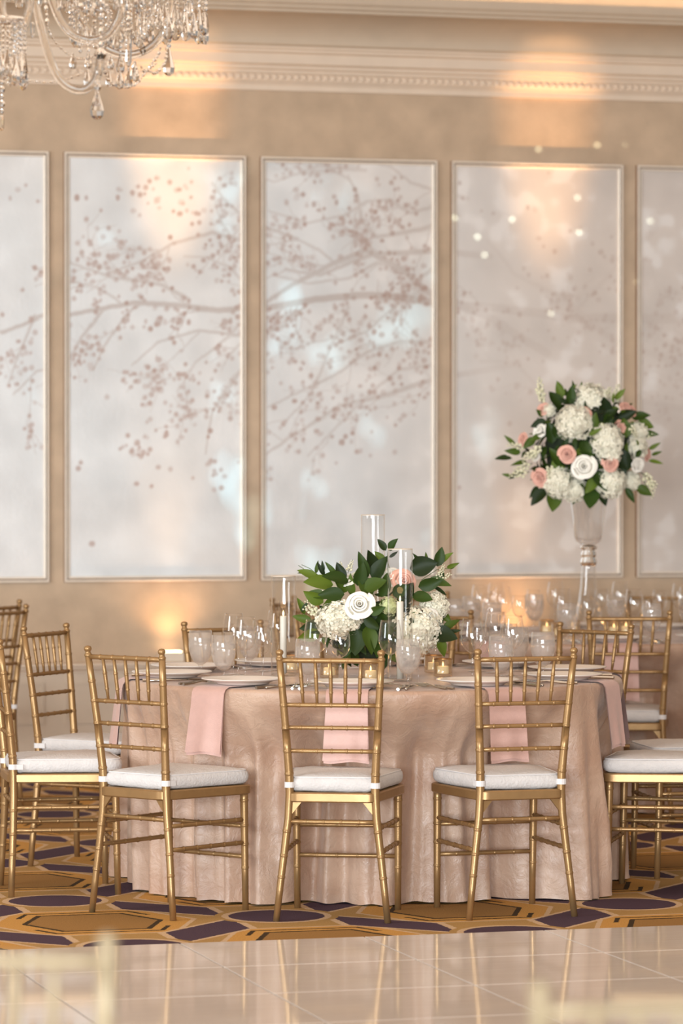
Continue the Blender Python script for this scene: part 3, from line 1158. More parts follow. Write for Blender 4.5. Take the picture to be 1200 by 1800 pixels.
def tablecloth(center, seed, dents, label, rot=0.0):
    r_ = random.Random(seed)
    nA = 540
    modes = [(n_, r_.uniform(.5, 1.0), r_.uniform(0, 2 * PI)) for n_ in (9, 14, 17, 22, 27, 33, 41)]
    tot = sum(a for _, a, _ in modes)
    hem = [(n_, r_.uniform(.4, 1), r_.uniform(0, 2 * PI)) for n_ in (7, 19, 31, 53)]
    prof = []
    for r in (0.0, .2, .45, .65, .8, .87, .905):
        prof.append((r, TZ, 0))
    for i in range(1, 6):
        a = i / 5 * PI / 2
        prof.append((TR - .017 + .017 * math.sin(a), TZ - .017 + .017 * math.cos(a), 0))
    rows = 34
    for i in range(1, rows + 1):
        prof.append((None, TZ - .017 - (TZ - .017 - .004) * i / rows, i / rows))
    v, f = [], []
    for k in range(nA):
        th = 2 * PI * k / nA
        fold = sum(a * math.cos(n_ * th + p) for n_, a, p in modes) / tot
        hm = sum(a * math.cos(n_ * th + p) for n_, a, p in hem) / 3
        for r, z, h in prof:
            if r is None:
                sway = 1 + .25 * math.sin(th * 5 + h * 3)
                t2 = th + .05 * h * math.sin(3 * th + 1.7 * seed) + .02 * h * h * math.sin(11 * th)
                fold = sum(a * math.cos(n_ * t2 + p) for n_, a, p in modes) / tot
                env = .55 + .45 * math.sin(4 * th + seed) * math.sin(7 * th + 1)
                pl_ = math.cos(31 * t2 + 2.2 * math.sin(5 * t2 + seed))
                pl_ = .5 * (1 - abs(pl_)) * 2 - .4
                fold = fold * 1.1 + .30 * env * pl_
                r = TR + .03 * h + (.018 + .14 * h ** .8) * fold * sway + .006 * h * math.sin(th * 60 + 4 * h + 6 * math.sin(th * 7))
                for (da, rmax, hw) in dents:
                    d = abs((th - da + PI) % (2 * PI) - PI)
                    wgt = 1 - min(1, max(0, (d - hw) / .16)); wgt = wgt * wgt * (3 - 2 * wgt)
                    zz = min(1, max(0, (.745 - z) / .235)); zz = zz * zz * (3 - 2 * zz)
                    lim = TR + .004 - (TR + .004 - rmax) * zz + .09 * (fold - .45) * zz
                    if r > lim:
                        r = r + (lim - r) * wgt
                if h == 1:
                    z = max(.003, .006 + .007 * hm)
                    r += .010 * hm
            v.append((r * math.sin(th), -r * math.cos(th), z))
    n = len(prof)
    for k in range(nA):
        l = (k + 1) % nA
        for i in range(n - 1):
            f.append((k * n + i, k * n + i + 1, l * n + i + 1, l * n + i))
    o = obj('tablecloth', MB().add(v, f).mesh('tablecloth', 'cloth'), loc=center)
    tag(o, label, 'tablecloth', 'floor-length tablecloths')
    return o


def dent_for(c, x, y, yaw, hw=.30):
    rx, ry = x - c.x, y - c.y
    R = math.hypot(rx, ry)
    th = math.atan2(rx, -ry)
    return (th, R - .212 - .03, hw)


d1 = [dent_for(T1, *a) for a in ((-.005, 12.645, 8), (-.588, 12.765, 40), (.556, 12.745, -17), (-1.02, 13.395, 79), (-.938, 14.29, 114), (-.357, 14.55, 150), (.25, 14.68, 188), (.847, 14.36, 220), (1.33, 13.97, -100), (1.175, 13.39, -77, .16))]
tablecloth(T1, 5, d1, 'blush damask floor-length cloth on the near round table in the middle')
d2 = [dent_for(T2, *a) for a in ((1.23, 16.03, 0), (.548, 16.14, 35), (.06, 16.66, 72), (-.05, 17.40, 106), (.53, 17.93, 142), (1.51, 18.05, 198))]
tablecloth(T2, 9, d2, 'blush floor-length cloth on the far round table under the tall vase')

# ------------------------------------------------------------------ place settings
plate_me = MB().lathe([(.0, .006), (.085, .006), (.095, .009), (.105, .0145), (.140, .020), (.146, .0215), (.1475, .020), (.146, .018), (.108, .010), (.095, .004), (.092, 0), (.08, 0), (.078, .002), (0, .002)], 40).mesh('dinner_plate', 'plate')


def fork_mesh():
    mb = MB()
    mb.tube([(0, -.10, .004), (0, -.05, .005), (0, .0, .010), (0, .03, .008)], [.0052, .004, .0026, .0035], 6)
    mb.box(-.0115, .0115, .03, .052, .004, .0065)
    for i in range(4):
        x = -.0098 + i * .0065
        mb.add([(x - .0016, .052, .004), (x + .0016, .052, .004), (x + .001, .098, .011), (x - .001, .098, .011), (x - .0016, .052, .0065), (x + .0016, .052, .0065), (x + .001, .098, .0125), (x - .001, .098, .0125)],
               [(0, 3, 2, 1), (4, 5, 6, 7), (0, 1, 5, 4), (1, 2, 6, 5), (2, 3, 7, 6), (3, 0, 4, 7)])
    return mb.mesh('fork', 'silver', True, 40)


def knife_mesh():
    mb = MB()
    mb.tube([(0, -.115, .0045), (0, -.06, .005), (0, -.01, .005)], [.0062, .0058, .0042], 6)
    o = [(-.002, -.01), (.009, .0), (.0105, .06), (.006, .105), (-.003, .112), (-.004, .0)]
    v = [(x, y, .002) for x, y in o] + [(x, y, .0042) for x, y in o]
    n = len(o)
    mb.add(v, [tuple(range(n - 1, -1, -1)), tuple(range(n, 2 * n))] + [(i, (i + 1) % n, n + (i + 1) % n, n + i) for i in range(n)])
    return mb.mesh('table_knife', 'silver', True, 40)


def spoon_mesh():
    mb = MB()
    mb.tube([(0, -.10, .004), (0, -.04, .006), (0, .04, .007)], [.005, .0035, .0026], 6)
    v, f = [], []
    for i in range(5):
        for j in range(12):
            a = 2 * PI * j / 12
            r = i / 4
            v.append((.019 * r * math.cos(a), .066 + .03 * r * math.sin(a), .002 + .007 * r * r))
    for i in range(4):
        for j in range(12):
            l = (j + 1) % 12
            f.append((i * 12 + j, (i + 1) * 12 + j, (i + 1) * 12 + l, i * 12 + l))
    mb.add(v, f)
    return mb.mesh('spoon', 'silver')


fork_me, knife_me, spoon_me = fork_mesh(), knife_mesh(), spoon_mesh()


def napkin_mesh(drop=.518, seed=0):
    r_ = random.Random(seed)
    path = [(-.70, TZ + .0035), (-.80, TZ + .0035), (-.885, TZ + .0035), (-.912, TZ + .003), (-.928, TZ - .003), (-.937, TZ - .016), (-.9405, TZ - .04)]
    n0 = len(path)
    for i in range(1, 11):
        t = i / 10
        path.append((-.9405 - .022 * t, TZ - .04 + (drop - TZ + .04) * t))
    nx_ = 13
    ph = r_.uniform(0, 6)
    mb = MB()
    for layer in (0, 1):
        v, f = [], []
        for i, (y, z) in enumerate(path):
            h = max(0, (i - n0) / 10)
            for j in range(nx_):
                t = j / (nx_ - 1) - .5
                wdt = .146 + .012 * h
                wave = .0045 * math.sin(t * 11 + ph) * h + .004 * math.sin(t * 5 + 1 + ph) * h
                if i < n0 - 3:
                    v.append((t * wdt, y, z + layer * .0016))
                else:
                    v.append((t * wdt - layer * .004 * h, y - layer * .003 - wave, z + (layer * .010 + .004 * math.sin(t * 7 + ph)) * h))
        for i in range(len(path) - 1):
            for j in range(nx_ - 1):
                f.append((i * nx_ + j, i * nx_ + j + 1, (i + 1) * nx_ + j + 1, (i + 1) * nx_ + j))
        mb.add(v, f)
    return mb.mesh('napkin', 'napkin')


nap_me = [napkin_mesh(.518, 1), napkin_mesh(.512, 4), napkin_mesh(.53, 8)]

# glasses: bowl, stem and foot, one of each kind, shared by every copy
GL = {}


def glass_kind(key, bowl, stem, foot, mat, water=None):
    d = dict(bowl=MB().lathe(bowl, 28).mesh('bowl', mat), stem=MB().lathe(stem, 10).mesh('stem', 'glass'), foot=MB().lathe(foot, 24).mesh('foot', 'glass'))
    if water:
        d['water'] = MB().lathe(water, 24).mesh('water', 'glass_frost')
    GL[key] = d


glass_kind('wine', [(.004, .098), (.012, .101), (.024, .110), (.034, .125), (.039, .142), (.0395, .155), (.037, .178), (.0325, .205), (.031, .215), (.0302, .215)],
           [(.0075, .004), (.004, .012), (.0033, .03), (.0033, .075), (.005, .096), (.006, .0985)],
           [(.0, .0045), (.010, .0035), (.035, .0012), (.036, .0004), (.0, .0004)], 'glass')
glass_kind('white', [(.004, .088), (.010, .090), (.020, .097), (.028, .110), (.0325, .127), (.033, .14), (.031, .162), (.0285, .182), (.0278, .182)],
           [(.007, .004), (.0036, .012), (.003, .03), (.003, .068), (.0045, .086), (.0055, .0885)],
           [(.0, .0045), (.009, .0035), (.032, .0012), (.033, .0004), (.0, .0004)], 'glass')
glass_kind('water', [(.004, .036), (.012, .038), (.024, .047), (.034, .064), (.0405, .086), (.0425, .106), (.0415, .13), (.0385, .156), (.0378, .156)],
           [(.009, .004), (.0055, .012), (.005, .022), (.008, .034), (.009, .0365)],
           [(.0, .0055), (.012, .0045), (.035, .0015), (.036, .0004), (.0, .0004)], 'glass_frost',
           [(.0, .042), (.012, .043), (.0225, .050), (.032, .066), (.0385, .087), (.0405, .106), (.0398, .128), (.0, .128)])


def glass(key, x, y, label, group, rz=0.0):
    nm = {'wine': 'red_wine_glass', 'white': 'white_wine_glass', 'water': 'water_goblet'}[key]
    root = empty(nm, (x, y, TZ + .0008), rz, label=label, cat='glass', group=group)
    for p, me in GL[key].items():
        obj(p, me, root, scale=1.06)


names1 = {0: 'middle front', 1: 'right front', 2: 'near right side', 3: 'far right side', 4: 'right rear', 5: 'middle rear', -4: 'left rear', -3: 'far left side', -2: 'near left side', -1: 'left front'}


def setting(c, th, seat, tname, full, napkin=True, cut=True, k=0):
    rz = th
    R = Matrix.Rotation(th, 3, 'Z')

    def W(t, r):
        p = R @ Vector((t, -r, 0))
        return c.x + p.x, c.y + p.y
    x, y = W(0, .748)
    o = obj('dinner_plate', plate_me, loc=(x, y, TZ + (.0068 if napkin else .001)), rot=(0, 0, rz))
    tag(o, 'white dinner plate at the %s seat of the %s table' % (seat, tname), 'plate', 'white plates on the %s table' % tname)
    if napkin:
        o = obj('napkin', nap_me[k % 3], loc=(c.x, c.y, 0), rot=(0, 0, rz))
        tag(o, 'blush napkin hanging under the plate, %s seat of the %s table' % (seat, tname), 'napkin', 'blush napkins on the %s table' % tname)
    if cut:
        for (t, me, nm, side) in ((-.172, fork_me, 'fork', 'inner fork left of'), (-.198, fork_me, 'fork', 'outer fork left of'), (.172, knife_me, 'table_knife', 'knife right of'), (.198, spoon_me, 'spoon', 'spoon right of')):
            x, y = W(t, .775 - .25 * (abs(t) - .15))
            o = obj(nm, me, loc=(x, y, TZ + .001), rot=(0, 0, rz))
            tag(o, 'silver %s plate, %s seat of the %s table' % (side, seat, tname), nm.split('_')[-1], 'silver cutlery on the %s table' % tname)
    jj = random.Random(int(th * 100) + 7)
    for key, t, r, desc in (('water', .19, .60, 'water goblet'), ('wine', .115, .505, 'large stemmed wine glass'), ('white', .205, .455, 'small stemmed wine glass')):
        x, y = W(t + jj.uniform(-.012, .012), r + jj.uniform(-.012, .012))
        adj = {'water': 'chilled', 'wine': 'clear', 'white': 'clear'}[key]
        glass(key, x, y, '%s %s, %s seat of the %s table' % (adj, desc, seat, tname), 'glasses on the %s table' % tname)


for k in range(-4, 6):
    setting(T1, A0 + k * PI / 5 + SHIFT.get(k, 0), names1[k], 'near', True, True, True, k)
names2 = ['front', 'left front', 'near left side', 'far left side', 'left rear', 'middle rear', 'right rear', 'far right side', 'near right side', 'right front']
for k in range(10):
    setting(T2, math.radians(4 - 36 * k), names2[k], 'far', False, k in (0, 1, 9), k in (0, 1), k)

# ------------------------------------------------------------------ votives, cylinders, candles
flame_me = MB().lathe([(0, 0), (.0028, .003), (.0042, .008), (.0036, .014), (.0015, .021), (0, .026)], 8).mesh('flame', 'flame')


def votive(x, y, label, group):
    root = empty('votive_holder', (x, y, TZ + .0008), label=label, cat='candle holder', group=group)
    v, f = [], []
    n = 36
    prof = [(.0, .001), (.030, .001), (.034, .004), (.0345, .012), (.0355, .066), (.0335, .066), (.032, .012), (0, .010)]
    for i in range(n):
        a = 2 * PI * i / n
        rib = 1 + (.018 if i % 2 else -.012)
        for q, (r, z) in enumerate(prof):
            rr_ = r * (rib if 2 <= q <= 3 else (1 if q != 4 else 1))
            v.append((rr_ * math.cos(a), rr_ * math.sin(a), z))
    m_ = len(prof)
    for i in range(n):
        j = (i + 1) % n
        for q in range(m_ - 1):
            f.append((i * m_ + q, j * m_ + q, j * m_ + q + 1, i * m_ + q + 1))
    if 'votive' not in GL:
        GL['votive'] = (MB().add(v, f).mesh('holder', 'votive'),
                        MB().lathe([(.0356, .0645), (.0362, .066), (.0345, .0672), (.0333, .066)], 28).mesh('rim', 'rim'),
                        MB().lathe([(0, .0105), (.021, .0105), (.0215, .012), (.021, .036), (.018, .038), (0, .0365)], 20).mesh('candle', 'wax_lit'))
    h, r, c = GL['votive']
    obj('holder', h, root); obj('rim', r, root)
    c2 = empty('votive_candle', (x, y, TZ + .0128), label=label.replace('ribbed glass votive holder', 'lit candle in votive').replace('blurred votive holder', 'lit candle in votive'), cat='candle', group=group.replace('holders', 'candles'))
    obj('wax', c, c2, loc=(0, 0, -.0105)); obj('flame', flame_me, c2, loc=(0, 0, .026), scale=.75)
    lp = lamp('votive_glow', 'POINT', (x, y, TZ + .085), (x, y, 0), .08, (1.0, .55, .2), shadow_soft_size=.012)


for x, y, lab in ((.373, 13.60, 'ribbed glass votive holder right of the low flowers, left of the right front chair'),
                  (.105, 13.31, 'ribbed glass votive holder in front of the low flowers, behind the middle chair back'),
                  (-.045, 13.50, 'ribbed glass votive holder behind the second spindle of the middle front chair'),
                  (-.185, 13.86, 'ribbed glass votive holder behind the left glass cylinder'),
                  (.345, 13.86, 'ribbed glass votive holder behind the white hydrangea at right of the low flowers')):
    votive(x, y, lab, 'votive holders on the near table')
for x, y, lab in ((.945, 17.02, 'blurred votive holder on the far table, leftmost beside the tall vase'), (.985, 16.72, 'blurred votive holder on the far table, second from left beside the tall vase'),
                  (1.06, 16.98, 'blurred votive holder on the far table just left of the tall vase foot'),
                  (1.245, 16.9, 'blurred votive holder on the far table just right of the tall vase foot'), (1.31, 17.03, 'blurred votive holder on the far table, rightmost beside the tall vase')):
    votive(x, y, lab, 'votive holders on the far table')


def cylinder(x, y, top, ctop, pos):
    root = empty('glass_cylinder', (x, y, TZ + .0008), label='tall clear glass cylinder with a taper candle, %s' % pos, cat='vase', group='glass cylinders on the near table')
    h = top - TZ
    r = .0455
    obj('wall', MB().lathe([(r - .002, .003), (r, .006), (r, h - .001)], 40).mesh('wall', 'cylinder'), root)
    obj('base', MB().lathe([(0, 0), (r - .003, 0), (r - .001, .002), (r - .001, .008), (0, .008)], 40).mesh('base', 'cylinder'), root)
    obj('rim', MB().lathe([(r - .003, h - .001), (r - .001, h + .0012), (r + .0004, h - .0005), (r - .001, h - .002)], 40).mesh('rim', 'frame'), root)
    hc = ctop - TZ - .0095
    c = empty('taper_candle', (x, y, TZ + .0095), label='slim white taper candle in the cylinder %s' % pos, cat='candle', group='taper candles on the near table')
    obj('wax', MB().lathe([(0, 0), (.0125, 0), (.0125, hc - .002), (.011, hc), (0, hc - .001)], 20).mesh('wax', 'wax_grey'), c)
    obj('flame', flame_me, c, loc=(0, 0, hc - .0005), scale=.85)
    lamp('taper_glow', 'POINT', (x, y, TZ + .01 + hc + .045), (x, y, 0), .06, (1.0, .58, .24), shadow_soft_size=.012)


cylinder(-.215, 13.67, 1.131, .984, 'left of the low flowers')
cylinder(.211, 13.33, 1.238, 1.05, 'in front of the low flowers')
cylinder(.117, 13.86, 1.354, 1.10, 'tallest, behind the low flowers')

# ------------------------------------------------------------------ flowers
def leaf_mesh(wr, bend, seed):
    r_ = random.Random(seed)
    v, f = [], []
    nl = 8
    for i in range(nl + 1):
        t = i / nl
        wd = wr * (math.sin(PI * t ** .72) ** .85) * .5
        if i == nl:
            wd = .002
        if i == 0:
            wd = .012
        z = bend * (t * t - t * .4)
        for j, s in ((0, -1), (1, -.5), (2, 0), (3, .5), (4, 1)):
            lift = .32 * wd * abs(s) ** 1.3 + .02 * math.sin(6 * t + s * 2 + seed) * abs(s)
            v.append((s * wd, t, z + lift))
    for i in range(nl):
        for j in range(4):
            a = i * 5 + j
            f.append((a, a + 1, a + 6, a + 5))
    return MB().add(v, f).mesh('leaf', 'leaf')


LEAF = [leaf_mesh(.55, -.12, 1), leaf_mesh(.42, -.3, 2), leaf_mesh(.72, .1, 3), leaf_mesh(.32, -.2, 4), leaf_mesh(.6, .25, 5)]


def hydrangea_mesh(mat, seed, n=210):
    """unit ball of four-petalled florets"""
    r_ = random.Random(seed)
    mb = MB()
    ga = PI * (3 - math.sqrt(5))
    for i in range(n):
        zz = 1 - 2 * (i + .5) / n
        rr_ = math.sqrt(1 - zz * zz)
        d = Vector((rr_ * math.cos(ga * i), rr_ * math.sin(ga * i), zz))
        d = (d + Vector([r_.gauss(0, .12) for _ in range(3)])).normalized()
        q = d.to_track_quat('Z', 'Y').to_matrix().to_4x4()
        rad = r_.uniform(.84, 1.03)
        mt_ = Matrix.Translation(d * rad) @ q @ Matrix.Rotation(r_.uniform(0, PI), 4, 'Z') @ Matrix.Rotation(r_.gauss(0, .35), 4, 'X')
        s = r_.uniform(.15, .215)
        for k in range(4):
            a = k * PI / 2
            c, sn = math.cos(a), math.sin(a)
            pts = [(0, 0, 0), (.55, -.42, .14), (1.0, -.28, .02 + r_.gauss(0, .1)), (1.05, .28, .02 + r_.gauss(0, .1)), (.55, .42, .14)]
            vs = [((x * c - y * sn) * s, (x * sn + y * c) * s, z * s) for x, y, z in pts]
            mb.add(vs, [(0, 1, 2), (0, 2, 3), (0, 3, 4)], mt_)
    # dark core so the gaps do not show through
    mb.lathe([(.001, -.8), (.5, -.62), (.76, -.22), (.76, .22), (.5, .62), (.001, .8)], 12)
    return mb.mesh('hydrangea_bloom', mat, False)


HYD = [hydrangea_mesh('hydrangea', 1), hydrangea_mesh('hydrangea', 2, 190)]
HYDG = hydrangea_mesh('hyd_green', 3, 70)


def rose_mesh(mat, seed):
    """unit rose facing +Z: nested cupped petals"""
    r_ = random.Random(seed)
    mb = MB()
    layers = [(.12, .47, 3, .05), (.27, .44, 3, .09), (.45, .36, 4, .14), (.65, .24, 5, .18), (.84, .06, 5, .22)]
    for li, (rad, zt, n, lip) in enumerate(layers):
        off = li * 1.1 + r_.uniform(0, 1)
        for k in range(n):
            a0 = off + 2 * PI * k / n
            jit = 1 + r_.uniform(-.08, .08)
            lp_, zj = lip * r_.uniform(.55, 1.4), r_.uniform(-.05, .05)
            span = 2 * PI / n * .72
            v, f = [], []
            nu, nv = 9, 8
            for i in range(nv):
                t = i / (nv - 1)
                for j in range(nu):
                    u = j / (nu - 1) * 2 - 1
                    top = 1 - .14 * abs(u) ** 2.5
                    q = min(1, t / .8)
                    rr_ = rad * (.30 + .70 * math.sin(q * PI / 2))
                    c = max(0, t - .8) / .2
                    rr_ += lp_ * c ** 1.3 * (1 - .35 * u * u)
                    rr_ *= jit + .045 * u
                    z = -.5 + (zt + .5) * (q ** 1.15) * top - lp_ * .55 * c * c + zj * q
                    a = a0 + u * span * (.6 + .4 * q)
                    v.append((rr_ * math.cos(a), rr_ * math.sin(a), z + .012 * math.sin(4 * u + k) * t))
            for i in range(nv - 1):
                for j in range(nu - 1):
                    p = i * nu + j
                    f.append((p, p + 1, p + nu + 1, p + nu))
            mb.add(v, f)
    # rolled heart
    v, f = [], []
    for i in range(22):
        a = i * .55
        rr_ = .085 * (1 - i / 24)
        v += [(rr_ * math.cos(a), rr_ * math.sin(a), .1), (rr_ * math.cos(a), rr_ * math.sin(a), .5 + .03 * i / 22)]
    for i in range(21):
        f.append((2 * i, 2 * i + 2, 2 * i + 3, 2 * i + 1))
    mb.add(v, f)
    return mb.mesh('rose', mat)


ROSEW = rose_mesh('rose_white', 1)
ROSEB = rose_mesh('rose_blush', 2)


def sprig_mesh(seed, n=16, green=False):
    """a unit stem along +Z set with small buds"""
    r_ = random.Random(seed)
    mb = MB()
    for i in range(n):
        t = i / n
        a = i * 2.4
        rad = .16 * (1 - .6 * t)
        c = Vector((math.cos(a) * rad, math.sin(a) * rad, .2 + .8 * t))
        s = .09 * (1.15 - .75 * t)
        mt_ = Matrix.Translation(c) @ Matrix.Rotation(a, 4, 'Z') @ Matrix.Rotation(.9 * (1 - t), 4, 'Y')
        mb.lathe([(.001, -s), (s * .75, -s * .4), (s * .9, s * .3), (s * .5, s * 1.0), (.001, s * 1.15)], 7, mt_)
    return mb.mesh('buds', 'bud')


SPRIG = sprig_mesh(1)
STEM = MB().tube([(0, 0, 0), (.02, .01, .5), (0, 0, 1)], [.02, .015, .006], 5).mesh('stem', 'stem')


def face_quat(d, roll=0.0, axis='Z'):
    return Vector(d).to_track_quat(axis, 'Y' if axis == 'Z' else 'Z').to_matrix().to_4x4() @ Matrix.Rotation(roll, 4, axis)


class Bouquet:
    def __init__(s, root, depth, cz=0):
        s.root, s.depth = root, depth
        s.inv = Matrix.Translation(-root.location)

    def P(s, u, v, dy=0.0):
        y = s.depth + dy
        return Vector(((u - 600) * y / 6500, y, 1.539 - (v - 819) * y / 6500))

    def put(s, nm, me, p, rotm, sc_):
        m_ = s.inv @ Matrix.Translation(p) @ rotm @ Matrix.Diagonal((*(sc_ if not isinstance(sc_, (int, float)) else (sc_,) * 3), 1))
        return obj(nm, me, s.root, mw=m_)

    def bloom(s, nm, me, u, v, rpx, dy, d=(0, -1, .35), roll=0, squash=(1, 1, 1)):
        r = rpx * s.depth / 6500
        return s.put(nm, me, s.P(u, v, dy), face_quat(d, roll), (r * squash[0], r * squash[1], r * squash[2]))

    def leaf(s, u, v, lpx, deg, dy=0.0, k=0, tip=0.0, roll=0.0):
        """base at pixel-derived point, growing in image direction deg (0 right, 90 up)"""
        l = lpx * s.depth / 6500
        a = math.radians(deg)
        d = Vector((math.cos(a), -tip, math.sin(a))).normalized()
        # leaf +Y along d, +Z roughly towards the viewer
        zax = Vector((0, -1, .25))
        zax = (zax - d * zax.dot(d)).normalized()
        xax = d.cross(zax)
        m_ = Matrix((xax, d, zax)).transposed().to_4x4() @ Matrix.Rotation(roll, 4, 'Y')
        return s.put('leaf', LEAF[k % 5], s.P(u, v, dy), m_, l)

    def sprig(s, u, v, lpx, deg, dy=0.0, me=None, w=1.0):
        l = lpx * s.depth / 6500
        a = math.radians(deg)
        d = Vector((math.cos(a), -.15, math.sin(a))).normalized()
        q = d.to_track_quat('Z', 'Y').to_matrix().to_4x4()
        st = s.put('stem', STEM, s.P(u, v, dy), q, l)
        o = obj('buds', me or SPRIG, st)
        return st

    def vine(s, pts, dys, leaves, lpx):
        """thin curved stem with paired leaves"""
        wp = [s.inv @ s.P(u, v, dy) for (u, v), dy in zip(pts, dys)]
        n = 10
        fine = []
        for i in range(n + 1):
            t = i / n * (len(wp) - 1)
            k = min(int(t), len(wp) - 2)
            fine.append(wp[k].lerp(wp[k + 1], t - k))
        obj('stem', MB().tube(fine, .0012, 5).mesh('stem', 'stem'), s.root)


fb = empty('floral_centrepiece', (.126, 13.60, TZ + .0008), label='low centrepiece of white hydrangeas, roses and dark green leaves on the near table', cat='flower arrangement')
B = Bouquet(fb, 13.60)
obj('bowl', MB().lathe([(0, 0), (.05, 0), (.055, .004), (.03, .016), (.03, .03), (.07, .045), (.095, .08), (.102, .11), (.099, .11), (.09, .08), (.066, .05), (0, .04)], 36).mesh('bowl', 'cylinder'), fb)
# foam core hidden by foliage
obj('moss', MB().lathe([(.001, .05), (.08, .06), (.13, .11), (.14, .17), (.10, .235), (.04, .27), (.001, .275)], 20).mesh('moss', simple('dark moss', srgb(30, 42, 22), .9, noise=.3, nscale=40)), fb)
B.bloom('hydrangea', HYD[0], 596, 1090, 40, -.13, squash=(1, .85, 1))
B.bloom('hydrangea', HYD[1], 735, 1108, 42, -.12, roll=1, squash=(1, 1, 1))
B.bloom('hydrangea', HYD[0], 762, 1066, 26, -.06, roll=2)
B.bloom('hydrangea', HYD[1], 722, 1140, 20, -.1, roll=.5)
B.bloom('hydrangea', HYDG, 684, 1066, 17, -.17)
B.bloom('rose', ROSEW, 632, 1063, 25, -.20, d=(-.05, -1, .25))
B.bloom('rose', ROSEW, 686, 1014, 22, -.06, d=(-.2, -.8, .7))
tag(B.bloom('rose', ROSEB, 708, 1022, 22, -.08, d=(.2, -.9, .4)), 'blush pink rose')
B.bloom('rose', ROSEW, 612, 1022, 13, -.08, d=(-.3, -.6, 1))
B.bloom('rose', ROSEW, 757, 1083, 16, -.14, d=(.5, -.8, .3))
tag(B.sprig(585, 1042, 26, 160, -.06), 'peach bud spike')
for a in ((600, 1012, 26, 95, -.04), (611, 1008, 26, 70, -.03), (618, 1016, 24, 40, -.05), (760, 1026, 30, 50, -.05), (768, 1020, 28, 25, -.04), (772, 1014, 24, 70, -.03), (572, 1086, 44, 155, -.05), (560, 1082, 36, 130, -.04), (690, 1080, 20, 80, -.16)):
    B.sprig(*a)
main_leaves = [
    # u, v, len, deg, dy, kind
    (585, 1028, 52, 172, -.08, 0), (560, 1020, 40, 150, -.05, 1), (612, 1022, 48, 165, -.10, 0), (604, 1022, 34, 110, -.09, 0), (640, 1036, 40, 20, -.16, 2), (628, 1030, 42, 75, -.10, 0), (642, 1020, 50, 100, -.08, 1),
    (655, 1020, 48, 60, -.07, 0), (662, 1010, 44, 115, -.05, 4), (590, 1010, 28, 130, -.03, 3), (570, 1012, 26, 118, -.02, 3), (555, 1008, 22, 80, -.02, 3), (568, 1006, 20, 95, -.02, 3), (545, 1005, 22, 185, -.02, 3),
    (678, 968, 24, 125, -.03, 0), (683, 968, 28, 55, -.03, 0), (676, 990, 26, 130, -.03, 0), (684, 980, 18, 35, -.03, 3), (720, 1000, 48, 12, -.08, 2), (742, 995, 28, 125, -.03, 3), (750, 992, 22, 95, -.03, 3), (768, 996, 34, 75, -.03, 0), (776, 988, 26, 45, -.02, 1),
    (785, 998, 24, 20, -.02, 3), (790, 1000, 18, 35, -.02, 3), (735, 1032, 42, 15, -.13, 0), (725, 1045, 38, 340, -.12, 4), (768, 1025, 24, 60, -.04, 0), (762, 1032, 26, 330, -.03, 3), (752, 1020, 40, 350, -.06, 1),
    (760, 1112, 44, 345, -.14, 2), (770, 1122, 34, 290, -.13, 0), (778, 1108, 34, 35, -.08, 1), (770, 1104, 24, 70, -.07, 1), (785, 1112, 24, 10, -.05, 3), (775, 1075, 26, 310, -.03, 0), (770, 1085, 24, 60, -.02, 1),
    (562, 1112, 40, 195, -.05, 0), (575, 1100, 48, 185, -.04, 0), (548, 1092, 34, 165, -.04, 1), (535, 1080, 30, 110, -.04, 1), (530, 1076, 22, 60, -.05, 3), (568, 1060, 40, 150, -.04, 0), (580, 1050, 44, 168, -.05, 1),
    (605, 1045, 44, 180, -.12, 0), (590, 1062, 36, 215, -.08, 0), (600, 1056, 40, 200, -.10, 4), (628, 1105, 46, 265, -.15, 2), (645, 1100, 50, 280, -.15, 0), (655, 1090, 44, 250, -.14, 2), (615, 1128, 30, 250, -.13, 0), (625, 1118, 28, 270, -.15, 1), (665, 1112, 46, 265, -.12, 2),
    (648, 1078, 30, 20, -.20, 0), (660, 1060, 40, 300, -.13, 0), (670, 1050, 42, 75, -.12, 0), (690, 1046, 38, 30, -.13, 4), (668, 1085, 44, 225, -.12, 0), (676, 1095, 42, 300, -.13, 2), (640, 1085, 34, 320, -.16, 0), (700, 1085, 42, 80, -.10, 0), (695, 1100, 38, 120, -.10, 1),
    (715, 1078, 30, 100, -.11, 0), (706, 1060, 40, 60, -.10, 2), (720, 1085, 22, 285, -.17, 1), (722, 1080, 18, 10, -.17, 3), (640, 1048, 34, 60, -.09, 0), (655, 1045, 40, 130, -.10, 2), (610, 1040, 36, 140, -.09, 4), (620, 1045, 36, 100, -.08, 1),
]
for i, (u, v_, l, dg, dy, k) in enumerate(main_leaves):
    rr_ = random.Random(i)
    B.leaf(u, v_, l * 1.05, dg, dy, k, tip=rr_.uniform(-.1, .5), roll=rr_.uniform(-.5, .5))
for i in range(125):     # filler foliage over the dark core
    rr_ = random.Random(900 + i)
    a, b = rr_.uniform(0, 2 * PI), rr_.uniform(-.6, 1.3)
    d = Vector((math.cos(a) * math.cos(b), math.sin(a) * math.cos(b), math.sin(b)))
    p = Vector((.126, 13.60, .915)) + Vector((d.x * .155, d.y * .135, d.z * .115))
    zax = (d + Vector((rr_.gauss(0, .4), rr_.gauss(0, .4), rr_.gauss(0, .4)))).normalized()
    yax = Vector((rr_.gauss(0, 1), rr_.gauss(0, 1), rr_.gauss(-.2, 1))).normalized()
    yax = (yax - zax * yax.dot(zax)).normalized()
    m_ = Matrix((yax.cross(zax), yax, zax)).transposed().to_4x4()
    B.put('leaf', LEAF[i % 5], p, m_, rr_.uniform(.045, .085))
